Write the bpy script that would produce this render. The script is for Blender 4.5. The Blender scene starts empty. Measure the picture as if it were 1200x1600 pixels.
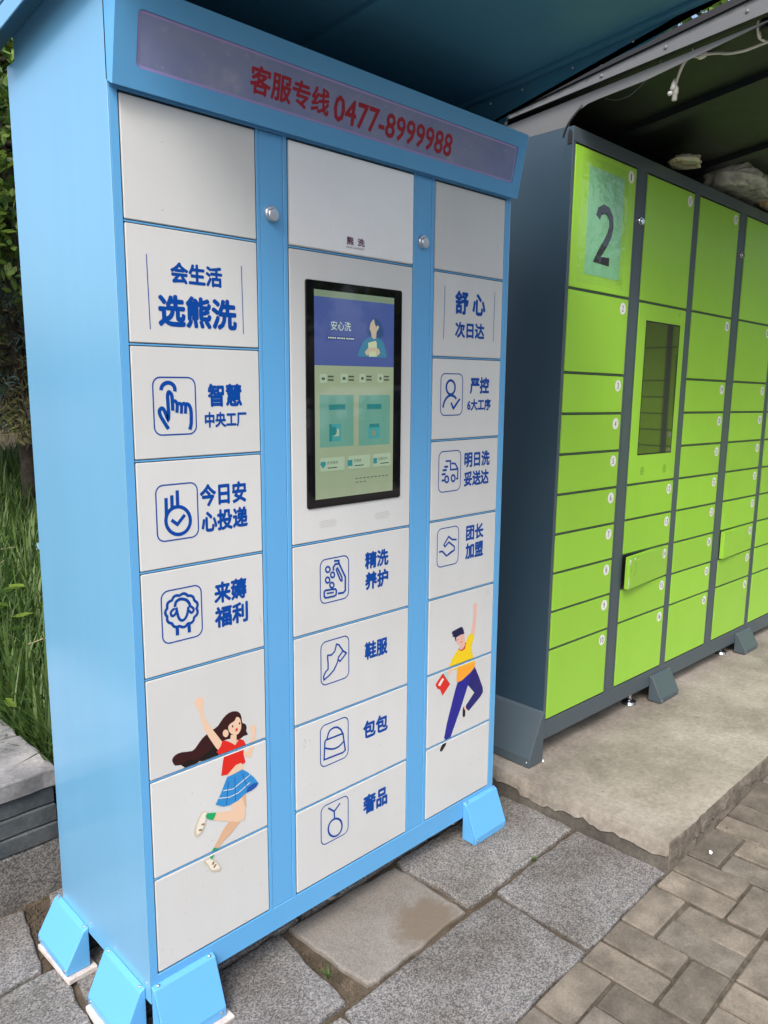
import bpy, bmesh, math, random
from mathutils import Vector, Matrix, noise
from mathutils.geometry import tessellate_polygon
R = math.radians
rnd = random.Random(7)
scene = bpy.context.scene
col = scene.collection

# ------------------------------------------------------------------ camera
cam_d = bpy.data.cameras.new('camera')
cam = bpy.data.objects.new('camera', cam_d); col.objects.link(cam); scene.camera = cam
yaw, pit, rol = 0.7793, -0.1644, 0.0069
fwd = Vector((math.sin(yaw)*math.cos(pit), math.cos(yaw)*math.cos(pit), math.sin(pit)))
rt = Vector((math.cos(yaw), -math.sin(yaw), 0)); up = rt.cross(fwd)
rt2 = rt*math.cos(rol)+up*math.sin(rol); up2 = -rt*math.sin(rol)+up*math.cos(rol)
m = Matrix((rt2, up2, -fwd)).transposed().to_4x4(); m.translation = Vector((-0.6902, -1.4121, 1.4785))
cam.matrix_world = m
cam_d.sensor_fit = 'VERTICAL'; cam_d.sensor_height = 32.0; cam_d.lens = 32.0*1208.085/1600
cam_d.clip_start = 0.02; cam_d.clip_end = 600
scene.render.resolution_x = 768; scene.render.resolution_y = 1024

# ------------------------------------------------------------------ light
SUN_EL, SUN_AZ = R(50), R(238)      # azimuth measured clockwise from +y: high, behind and to the left of the camera
w = bpy.data.worlds.new('World'); scene.world = w; w.use_nodes = True
nt = w.node_tree; nt.nodes.clear()
sky = nt.nodes.new('ShaderNodeTexSky'); sky.sky_type = 'NISHITA'; sky.sun_disc = False
sky.sun_elevation = SUN_EL; sky.sun_rotation = SUN_AZ
sky.air_density = 1.0; sky.dust_density = 6.0; sky.ozone_density = 1.0
bg = nt.nodes.new('ShaderNodeBackground'); bg.inputs[1].default_value = 0.15
wo = nt.nodes.new('ShaderNodeOutputWorld')
nt.links.new(sky.outputs[0], bg.inputs[0]); nt.links.new(bg.outputs[0], wo.inputs[0])
sd = bpy.data.lights.new('sun', 'SUN'); sd.energy = 1.0; sd.angle = R(22); sd.color = (1, .985, .96)
sun = bpy.data.objects.new('sun', sd); col.objects.link(sun)
sdir = Vector((math.sin(SUN_AZ)*math.cos(SUN_EL), math.cos(SUN_AZ)*math.cos(SUN_EL), math.sin(SUN_EL)))
sun.rotation_euler = sdir.to_track_quat('Z', 'Y').to_euler(); sun.location = sdir*20
vs = scene.view_settings; vs.view_transform = 'Standard'; vs.look = 'None'; vs.exposure = 0.93; vs.gamma = 1; vs.use_curve_mapping = False
scene.cycles.max_bounces = 8

# ------------------------------------------------------------------ materials
def newmat(name):
    m = bpy.data.materials.new(name); m.use_nodes = True
    return m, m.node_tree, m.node_tree.nodes['Principled BSDF']
def N(nt, t, **k):
    n = nt.nodes.new(t)
    for a, b in k.items():
        if a.startswith('i_'): n.inputs[int(a[2:]) if a[2:].isdigit() else a[2:].replace('_', ' ')].default_value = b
        else: setattr(n, a, b)
    return n
def ramp(nt, src, stops):
    r = nt.nodes.new('ShaderNodeValToRGB'); e = r.color_ramp.elements
    while len(e) < len(stops): e.new(0.5)
    for k, (p, c) in enumerate(stops): e[k].position = p; e[k].color = (*c, 1) if len(c) == 3 else c
    nt.links.new(src, r.inputs[0]); return r
def mixc(nt, f, a, b, mode='MIX'):
    n = nt.nodes.new('ShaderNodeMix'); n.data_type = 'RGBA'; n.blend_type = mode
    for s, v in ((0, f), (6, a), (7, b)):
        if hasattr(v, 'links') or isinstance(v, bpy.types.NodeSocket): nt.links.new(v, n.inputs[s])
        else: n.inputs[s].default_value = v if s == 0 else (*v, 1)
    return n.outputs[2]
def coords(nt, kind='Object', scale=(1, 1, 1)):
    t = nt.nodes.new('ShaderNodeTexCoord'); mp = nt.nodes.new('ShaderNodeMapping')
    mp.inputs['Scale'].default_value = scale
    nt.links.new(t.outputs[kind], mp.inputs[0]); return mp.outputs[0]
def noise_tex(nt, vec, scale, detail=4, rough=.55):
    n = nt.nodes.new('ShaderNodeTexNoise'); n.inputs['Scale'].default_value = scale
    n.inputs['Detail'].default_value = detail; n.inputs['Roughness'].default_value = rough
    nt.links.new(vec, n.inputs['Vector']); return n.outputs['Fac']
def bump(nt, bsdf, h, strength, dist=.002):
    b = nt.nodes.new('ShaderNodeBump'); b.inputs['Strength'].default_value = strength; b.inputs['Distance'].default_value = dist
    nt.links.new(h, b.inputs['Height']); nt.links.new(b.outputs[0], bsdf.inputs['Normal'])
def flat(name, c, rough=.5, metal=0, spec=.5, emit=None):
    m, nt, b = newmat(name); b.inputs['Base Color'].default_value = (*c, 1); b.inputs['Roughness'].default_value = rough
    b.inputs['Metallic'].default_value = metal; b.inputs['Specular IOR Level'].default_value = spec
    if emit: b.inputs['Emission Color'].default_value = (*emit[0], 1); b.inputs['Emission Strength'].default_value = emit[1]
    return m
def paint(name, c, rough=.38, peel=.05, dirt=.12, dirtc=(.25, .24, .22), coat=0.0, wav=0.0, vary=0.0, metal=0.0, det=5, streak=0.0):
    """powder coated sheet steel: orange peel, faint dust, hairline marks"""
    m, nt, b = newmat(name); v = coords(nt, 'Generated', (1, 1, 1)); vo = coords(nt)
    n1 = noise_tex(nt, vo, 3.0, det, .6); n2 = noise_tex(nt, vo, 60, 3)
    f = ramp(nt, n1, [(.45, (0, 0, 0)), (.8, (dirt,)*3)])
    c1 = mixc(nt, f.outputs[0], c, dirtc)
    sp = noise_tex(nt, vo, 190, 2); f2 = ramp(nt, sp, [(.70, (0, 0, 0)), (.78, (min(1, max(0, dirt-.06)*5),)*3)])
    big = noise_tex(nt, vo, 5, 2); msk = ramp(nt, big, [(.5, (0, 0, 0)), (.62, (1, 1, 1))])
    mm = nt.nodes.new('ShaderNodeMath'); mm.operation = 'MULTIPLY'
    nt.links.new(f2.outputs[0], mm.inputs[0]); nt.links.new(msk.outputs[0], mm.inputs[1])
    c2 = mixc(nt, mm.outputs[0], c1, dirtc)
    if streak:
        st = noise_tex(nt, coords(nt, 'Object', (7, 7, .5)), 2.2, 3, .5); sr_ = ramp(nt, st, [(.35, (1-streak,)*3), (.62, (1, 1, 1))]); c2 = mixc(nt, 1.0, c2, sr_.outputs[0], 'MULTIPLY')
    if vary:
        oi = nt.nodes.new('ShaderNodeObjectInfo'); rv = ramp(nt, oi.outputs['Random'], [(0, (1-vary,)*3), (1, (1, 1, 1))]); c2 = mixc(nt, 1.0, c2, rv.outputs[0], 'MULTIPLY')
    nt.links.new(c2, b.inputs['Base Color'])
    rr = ramp(nt, n1, [(.3, (rough*.85,)*3), (.7, (min(1, rough*1.2),)*3)]); 
    if det > 1: nt.links.new(rr.outputs[0], b.inputs['Roughness'])
    else: b.inputs['Roughness'].default_value = rough; f.color_ramp.elements[0].position = 0; f.color_ramp.elements[1].position = 1
    if wav:
        nw = noise_tex(nt, vo, 1.6, 1); b2 = nt.nodes.new('ShaderNodeBump'); b2.inputs['Strength'].default_value = wav; b2.inputs['Distance'].default_value = .02
        nt.links.new(nw, b2.inputs['Height'])
        bb = nt.nodes.new('ShaderNodeBump'); bb.inputs['Strength'].default_value = peel; bb.inputs['Distance'].default_value = .001
        nt.links.new(noise_tex(nt, vo, 500, 1), bb.inputs['Height']); nt.links.new(b2.outputs[0], bb.inputs['Normal']); nt.links.new(bb.outputs[0], b.inputs['Normal'])
    else: bump(nt, b, noise_tex(nt, vo, 500, 1), peel, .001)
    b.inputs['Metallic'].default_value = metal; b.inputs['Coat Weight'].default_value = coat; b.inputs['Coat Roughness'].default_value = .16; b.inputs['Coat IOR'].default_value = 1.65
    return m
def granite(name, lo, mid, hi, stain=None, scale=1.0, rough=.85, film=0.0):
    m, nt, b = newmat(name); v = coords(nt)
    oi = nt.nodes.new('ShaderNodeObjectInfo')
    vor = nt.nodes.new('ShaderNodeTexVoronoi'); vor.inputs['Scale'].default_value = 300*scale; nt.links.new(v, vor.inputs['Vector'])
    sp = nt.nodes.new('ShaderNodeSeparateColor'); nt.links.new(vor.outputs['Color'], sp.inputs[0])
    n = noise_tex(nt, v, 120*scale, 5, .7)
    mx = nt.nodes.new('ShaderNodeMath'); mx.operation = 'MULTIPLY_ADD'; nt.links.new(sp.outputs[0], mx.inputs[0]); mx.inputs[1].default_value = .5
    mh = nt.nodes.new('ShaderNodeMath'); mh.operation = 'MULTIPLY'; nt.links.new(n, mh.inputs[0]); mh.inputs[1].default_value = .62
    nt.links.new(mh.outputs[0], mx.inputs[2])
    c = ramp(nt, mx.outputs[0], [(.22, lo), (.48, mid), (.82, hi)])
    big = noise_tex(nt, v, 3.2, 5, .65)
    d = ramp(nt, big, [(.34, (.56, .53, .48)), (.60, (1, 1, 1))])
    c1 = mixc(nt, 1.0, c.outputs[0], d.outputs[0], 'MULTIPLY')
    rv = ramp(nt, oi.outputs['Random'], [(0, (.82, .82, .83)), (1, (1.0, .99, .96))])
    c1 = mixc(nt, 1.0, c1, rv.outputs[0], 'MULTIPLY')
    if film:
        fm = ramp(nt, noise_tex(nt, v, 5, 4), [(.3, (film*.7,)*3), (.7, (film,)*3)])
        c1 = mixc(nt, fm.outputs[0], c1, (.20, .185, .165))
    if stain:
        (sx, sy, sr) = stain
        vm = nt.nodes.new('ShaderNodeVectorMath'); vm.operation = 'DISTANCE'; nt.links.new(v, vm.inputs[0]); vm.inputs[1].default_value = (sx, sy, 0)
        ad = nt.nodes.new('ShaderNodeMath'); ad.operation = 'MULTIPLY_ADD'; nt.links.new(noise_tex(nt, v, 14, 5, .65), ad.inputs[0]); ad.inputs[1].default_value = sr*1.3
        nt.links.new(vm.outputs['Value'], ad.inputs[2])
        fr = ramp(nt, ad.outputs[0], [(sr*1.25, (.8, .8, .8)), (sr*1.7, (0, 0, 0))])
        c1 = mixc(nt, fr.outputs[0], c1, (.12, .095, .068))
    nt.links.new(c1, b.inputs['Base Color']); b.inputs['Roughness'].default_value = rough
    bump(nt, b, mixc(nt, .5, n_to_c(nt, n), n_to_c(nt, noise_tex(nt, v, 30, 4))), .45, .003)
    return m
def n_to_c(nt, s):
    return ramp(nt, s, [(0, (0, 0, 0)), (1, (1, 1, 1))]).outputs[0]
def mineral(name, c1, c2, c3, scale=8, fine=90, rough=.9, bumpk=.5, dist=.004, vary=.25, tint=None):
    """weathered concrete, brick, slate, soil"""
    m, nt, b = newmat(name); v = coords(nt)
    oi = nt.nodes.new('ShaderNodeObjectInfo')
    vv = nt.nodes.new('ShaderNodeVectorMath'); vv.operation = 'ADD'; nt.links.new(v, vv.inputs[0])
    sc = nt.nodes.new('ShaderNodeVectorMath'); sc.operation = 'SCALE'; nt.links.new(oi.outputs['Location'], sc.inputs[0]); sc.inputs['Scale'].default_value = 1.7
    nt.links.new(sc.outputs[0], vv.inputs[1]); v = vv.outputs[0]
    n1 = noise_tex(nt, v, scale, 6, .62); n2 = noise_tex(nt, v, fine, 4, .7)
    c = ramp(nt, n1, [(.32, c1), (.5, c2), (.68, c3)])
    f = ramp(nt, n2, [(.3, (.72,)*3), (.7, (1.12,)*3)])
    cc = mixc(nt, 1.0, c.outputs[0], f.outputs[0], 'MULTIPLY')
    rv = ramp(nt, oi.outputs['Random'], [(0, (1-vary,)*3), (.5, (1, 1, 1)), (1, (1+vary*.4, 1+vary*.36, 1+vary*.28))])
    cc = mixc(nt, 1.0, cc, rv.outputs[0], 'MULTIPLY')
    if tint:
        t = ramp(nt, oi.outputs['Random'], [(0, (1, 1, 1)), (.72, (1, 1, 1)), (.78, tint), (1, tint)]); cc = mixc(nt, 1.0, cc, t.outputs[0], 'MULTIPLY')
    nt.links.new(cc, b.inputs['Base Color']); b.inputs['Roughness'].default_value = rough
    bump(nt, b, mixc(nt, .5, n_to_c(nt, n1), n_to_c(nt, n2)), bumpk, dist)
    return m
def leafmat(name, a, b_, rough=.55, trans=.25):
    m, nt, b = newmat(name)
    g = nt.nodes.new('ShaderNodeNewGeometry')
    r = ramp(nt, g.outputs['Random Per Island'], [(0, a), (.8, tuple((p+q)/2 for p, q in zip(a, b_))), (1, b_)])
    nt.links.new(r.outputs[0], b.inputs['Base Color']); b.inputs['Roughness'].default_value = rough
    t = nt.nodes.new('ShaderNodeBsdfTranslucent'); nt.links.new(r.outputs[0], t.inputs[0])
    mx = nt.nodes.new('ShaderNodeMixShader'); mx.inputs[0].default_value = trans
    out = nt.nodes['Material Output']; nt.links.new(b.outputs[0], mx.inputs[1]); nt.links.new(t.outputs[0], mx.inputs[2]); nt.links.new(mx.outputs[0], out.inputs[0])
    return m

M = {}
M['blue'] = paint('blue_powder_coat', (.105, .37, .71), .36, .06, .05, (.3, .4, .5))
M['blue_side'] = paint('blue_powder_coat_sheet', (.14, .40, .66), .30, 0, .04, (.3, .4, .5), wav=.10, coat=1.0, det=1, streak=.03)
M['white'] = paint('grey_white_door_coat', (.60, .63, .645), .33, .08, .16, (.36, .34, .30), vary=.05, streak=.018)
M['film'] = paint('glossy_film_on_door', (.90, .90, .89), .22, .5, .22, (.62, .60, .62), wav=.3, metal=.25)
M['green'] = paint('lime_powder_coat', (.31, .63, .055), .34, .08, .11, (.22, .33, .06), vary=.12, wav=.14, streak=.018)
M['slate_paint'] = paint('dark_grey_blue_coat', (.060, .085, .105), .40, .07, .12, (.14, .15, .15))
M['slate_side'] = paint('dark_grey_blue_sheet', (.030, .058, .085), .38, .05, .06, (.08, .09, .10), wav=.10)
M['grey_hood'] = paint('grey_hood_coat', (.11, .118, .125), .42, .06, .15, (.3, .3, .28))
M['hood_under'] = paint('hood_underside_shade', (.010, .017, .012), .5, .05, .05)  # near black with green: shade and door reflection put into the colour
M['black'] = flat('black_gap', (.006, .007, .008), .6)
M['ink'] = flat('blue_ink', (.001, .055, .31), .4, 0, .2)
M['bezel'] = flat('black_screen_glass', (.006, .006, .008), .04, 0, .5)
M['chrome'] = flat('polished_metal', (.75, .76, .78), .18, 1)
M['screw'] = flat('zinc_screw', (.55, .56, .55), .35, 1)
M['white_plastic'] = flat('white_cable_plastic', (.86, .86, .82), .4)
M['black_plastic'] = flat('black_rubber', (.01, .01, .011), .5)
M['tag_white'] = flat('white_sticker', (.75, .77, .76), .4)
M['tag_ink'] = flat('dark_blue_print', (.012, .022, .09), .4)
PC = {'hair': (.030, .004, .006), 'hair2': (.006, .003, .004), 'skin': (.72, .52, .38), 'skin2': (.62, .40, .26), 'red': (.62, .018, .012), 'dark': (.005, .005, .006),
      'blue': (.025, .24, .58), 'blue2': (.008, .08, .36), 'pale': (.72, .72, .66), 'green': (.012, .35, .12), 'beige': (.55, .50, .38), 'brown': (.30, .17, .05),
      'skinm': (.72, .45, .38), 'navy': (.010, .010, .15), 'navy2': (.012, .013, .26), 'navy3': (.006, .006, .06), 'yellow': (.80, .58, .01), 'orange': (.85, .36, .03),
      'redm': (.62, .02, .015), 'teal': (.35, .62, .60)}
def pmat(c):
    k = 'print_'+c
    if k not in M: M[k] = flat('print_colour_'+c, PC[c], .38)
    return M[k]
SC = {'suit': (.04, .17, .27), 'hairs': (.03, .07, .17), 'skins': (.42, .36, .26), 'page': (.42, .48, .30), 'tealp': (.03, .20, .22), 'body': (.25, .31, .20),
      'banner': (.055, .085, .25), 'bar': (.16, .22, .15), 'card': (.11, .27, .21), 'card_dark': (.02, .17, .17), 'txt': (.06, .08, .06), 'txtw': (.50, .60, .45), 'tag': (.03, .05, .19),
      'mach': (.05, .26, .26), 'light': (.30, .40, .28)}
def smat(c):
    k = 'screen_'+c
    if k not in M:
        v = SC[c]; M[k] = flat('lit_screen_'+c, tuple(x*.15 for x in v), .045, 0, .9, (v, .50))
    return M[k]

# ------------------------------------------------------------------ mesh helpers
def link(name, me, mt=None, parent=None):
    o = bpy.data.objects.new(name, me); col.objects.link(o)
    if mt is not None:
        for x in (mt if isinstance(mt, (list, tuple)) else [mt]): me.materials.append(x)
    if parent is not None: o.parent = parent
    return o
class MB:
    def __init__(s): s.v = []; s.f = []; s.mi = []
    def add(s, vs, fs, mi=0):
        b = len(s.v); s.v += [tuple(x) for x in vs]; s.f += [tuple(b+i for i in f) for f in fs]; s.mi += [mi]*len(fs)
    def box(s, x0, x1, y0, y1, z0, z1, mi=0):
        s.add([(x0,y0,z0),(x1,y0,z0),(x1,y1,z0),(x0,y1,z0),(x0,y0,z1),(x1,y0,z1),(x1,y1,z1),(x0,y1,z1)],
              [(0,3,2,1),(4,5,6,7),(0,1,5,4),(1,2,6,5),(2,3,7,6),(3,0,4,7)], mi)
    def prism(s, poly, a, b, fn, mi=0):
        """poly: 2d points; fn(u,v,t)->xyz ; extruded from t=a to t=b"""
        n = len(poly); vs = [fn(u, v, a) for u, v in poly]+[fn(u, v, b) for u, v in poly]
        s.add(vs, [tuple(range(n-1, -1, -1)), tuple(range(n, 2*n))]+[(i, (i+1) % n, n+(i+1) % n, n+i) for i in range(n)], mi)
    def tube(s, pts, r, n=8, mi=0):
        P = [Vector(p) for p in pts]; rings = []
        rr = r if isinstance(r, (list, tuple)) else [r]*len(P)
        prev = None
        for i, p in enumerate(P):
            t = (P[min(i+1, len(P)-1)]-P[max(i-1, 0)]).normalized()
            a = prev if prev is not None else (Vector((0, 0, 1)) if abs(t.z) < .9 else Vector((1, 0, 0)))
            u = (a-t*a.dot(t)).normalized(); prev = u; w_ = t.cross(u)
            rings.append([p+(u*math.cos(2*math.pi*k/n)+w_*math.sin(2*math.pi*k/n))*rr[i] for k in range(n)])
        vs = [q for g in rings for q in g]; fs = []
        for i in range(len(P)-1):
            for k in range(n): fs.append((i*n+k, i*n+(k+1) % n, (i+1)*n+(k+1) % n, (i+1)*n+k))
        fs.append(tuple(range(n-1, -1, -1))); fs.append(tuple((len(P)-1)*n+k for k in range(n)))
        s.add(vs, fs, mi)
    def lathe(s, prof, fn, n=20, mi=0):
        """prof: (radius, height)"""
        vs = []; fs = []
        for r, h in prof:
            for k in range(n): vs.append(fn(r*math.cos(2*math.pi*k/n), r*math.sin(2*math.pi*k/n), h))
        for i in range(len(prof)-1):
            for k in range(n): fs.append((i*n+k, i*n+(k+1) % n, (i+1)*n+(k+1) % n, (i+1)*n+k))
        fs.append(tuple(range(n-1, -1, -1))); fs.append(tuple((len(prof)-1)*n+k for k in range(n)))
        s.add(vs, fs, mi)
    def mesh(s, name, smooth=False):
        me = bpy.data.meshes.new(name); me.from_pydata(s.v, [], s.f)
        me.polygons.foreach_set('material_index', s.mi)
        bm = bmesh.new(); bm.from_mesh(me); bmesh.ops.recalc_face_normals(bm, faces=bm.faces); bm.to_mesh(me); bm.free()
        if smooth: me.shade_smooth()
        me.update(); return me
    def build(s, name, mt, parent=None, bevel=0, smooth=False, seg=1):
        me = s.mesh(name, smooth)
        if bevel:
            bm = bmesh.new(); bm.from_mesh(me)
            es = [e for e in bm.edges if len(e.link_faces) == 2 and e.calc_face_angle() > R(25)]
            bmesh.ops.bevel(bm, geom=es, offset=bevel, segments=seg, affect='EDGES', clamp_overlap=True)
            bm.to_mesh(me); bm.free()
        return link(name, me, mt, parent)
def cbox(name, x0, x1, y0, y1, z0, z1, mt, parent=None, bevel=.0012, seg=1):
    b = MB(); b.box(x0, x1, y0, y1, z0, z1); return b.build(name, mt, parent, bevel, seg=seg)
def empty(name, loc, rot=(0, 0, 0)):
    o = bpy.data.objects.new(name, None); o.empty_display_size = .1; col.objects.link(o); o.location = loc; o.rotation_euler = rot; return o
def tag(o, label=None, cat=None, group=None, kind=None):
    if label: o['label'] = label
    if cat: o['category'] = cat
    if group: o['group'] = group
    if kind: o['kind'] = kind
    return o
def stroke(pts, w, closed):
    """mitred flat strip, returns verts(2d), quads"""
    P = [Vector(p) for p in pts]; n = len(P); L = []; Rr = []
    for i in range(n):
        a = P[(i-1) % n] if (closed or i > 0) else None; b = P[(i+1) % n] if (closed or i < n-1) else None
        d1 = (P[i]-a).normalized() if a is not None and (P[i]-a).length > 1e-9 else None
        d2 = (b-P[i]).normalized() if b is not None and (b-P[i]).length > 1e-9 else None
        if d1 is None: d1 = d2
        if d2 is None: d2 = d1
        n1 = Vector((-d1.y, d1.x)); n2 = Vector((-d2.y, d2.x)); mm = (n1+n2)
        if mm.length < .35: mm = n1
        mm.normalize(); k = w/2/max(.55, mm.dot(n1))
        L.append(P[i]+mm*k); Rr.append(P[i]-mm*k)
    vs = [tuple(p) for p in L]+[tuple(p) for p in Rr]
    fs = [(i, (i+1) % n, n+(i+1) % n, n+i) for i in range(n if closed else n-1)]
    return vs, fs
def rrect(x0, z0, x1, z1, r, k=5):
    out = []
    for cx, cz, a in ((x1-r, z1-r, 0), (x0+r, z1-r, 90), (x0+r, z0+r, 180), (x1-r, z0+r, 270)):
        for i in range(k+1):
            t = R(a+90*i/k); out.append((cx+r*math.cos(t), cz+r*math.sin(t)))
    return out
def clipz(poly, z, keep_above):
    out = []; n = len(poly)
    for i in range(n):
        a, b = poly[i], poly[(i+1) % n]; ia = (a[1] >= z) == keep_above; ib = (b[1] >= z) == keep_above
        if ia: out.append(a)
        if ia != ib: t = (z-a[1])/(b[1]-a[1]); out.append((a[0]+t*(b[0]-a[0]), z))
    return out
def tess(poly): return tessellate_polygon([[Vector((x, z, 0)) for x, z in poly]])
def plate_hole(outer, inner, y_front, y_back):
    """plate in the xz plane with a hole whose walls run back"""
    b = MB(); pts = outer+inner
    tr = tessellate_polygon([[Vector((x, z, 0)) for x, z in outer], [Vector((x, z, 0)) for x, z in inner]])
    b.add([(x, y_front, z) for x, z in pts], tr)
    for loop in (outer, inner):
        n = len(loop); b.add([(x, y_front, z) for x, z in loop]+[(x, y_back, z) for x, z in loop], [(i, (i+1) % n, n+(i+1) % n, n+i) for i in range(n)])
    return b
_tc = {}
def text_geo(txt, bold):
    """glyphs as (verts with stacking depth, faces) normalised to the unit box; weight added by shifted copies"""
    if (txt, bold) in _tc: return _tc[(txt, bold)]
    cu = bpy.data.curves.new('lettering', 'FONT'); cu.body = txt; cu.size = 1; cu.resolution_u = 3
    if txt.isascii() and len(txt) > 8: cu.resolution_u = 2
    o = bpy.data.objects.new('lettering', cu); col.objects.link(o)
    dg = bpy.context.evaluated_depsgraph_get(); dg.update()
    me = bpy.data.meshes.new_from_object(o.evaluated_get(dg))
    bs = [v.co.copy() for v in me.vertices]; bf = [tuple(p.vertices) for p in me.polygons]
    bpy.data.objects.remove(o); bpy.data.curves.remove(cu); bpy.data.meshes.remove(me)
    vs = []; fs = []; k = 0
    sh = [(0, 0)]+([(math.cos(i*math.pi/4)*bold, math.sin(i*math.pi/4)*bold) for i in range(8)] if bold > .004 else [])
    for dx, dy in sh:
        n = len(vs); vs += [(v.x+dx, v.y+dy, k) for v in bs]; fs += [tuple(n+i for i in f) for f in bf]; k += 1
    x0 = min(v[0] for v in vs); x1 = max(v[0] for v in vs); y0 = min(v[1] for v in vs); y1 = max(v[1] for v in vs)
    r = ([((v[0]-x0)/(x1-x0), (v[1]-y0)/(y1-y0), v[2]*7e-6) for v in vs], fs); _tc[(txt, bold)] = r; return r

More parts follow.
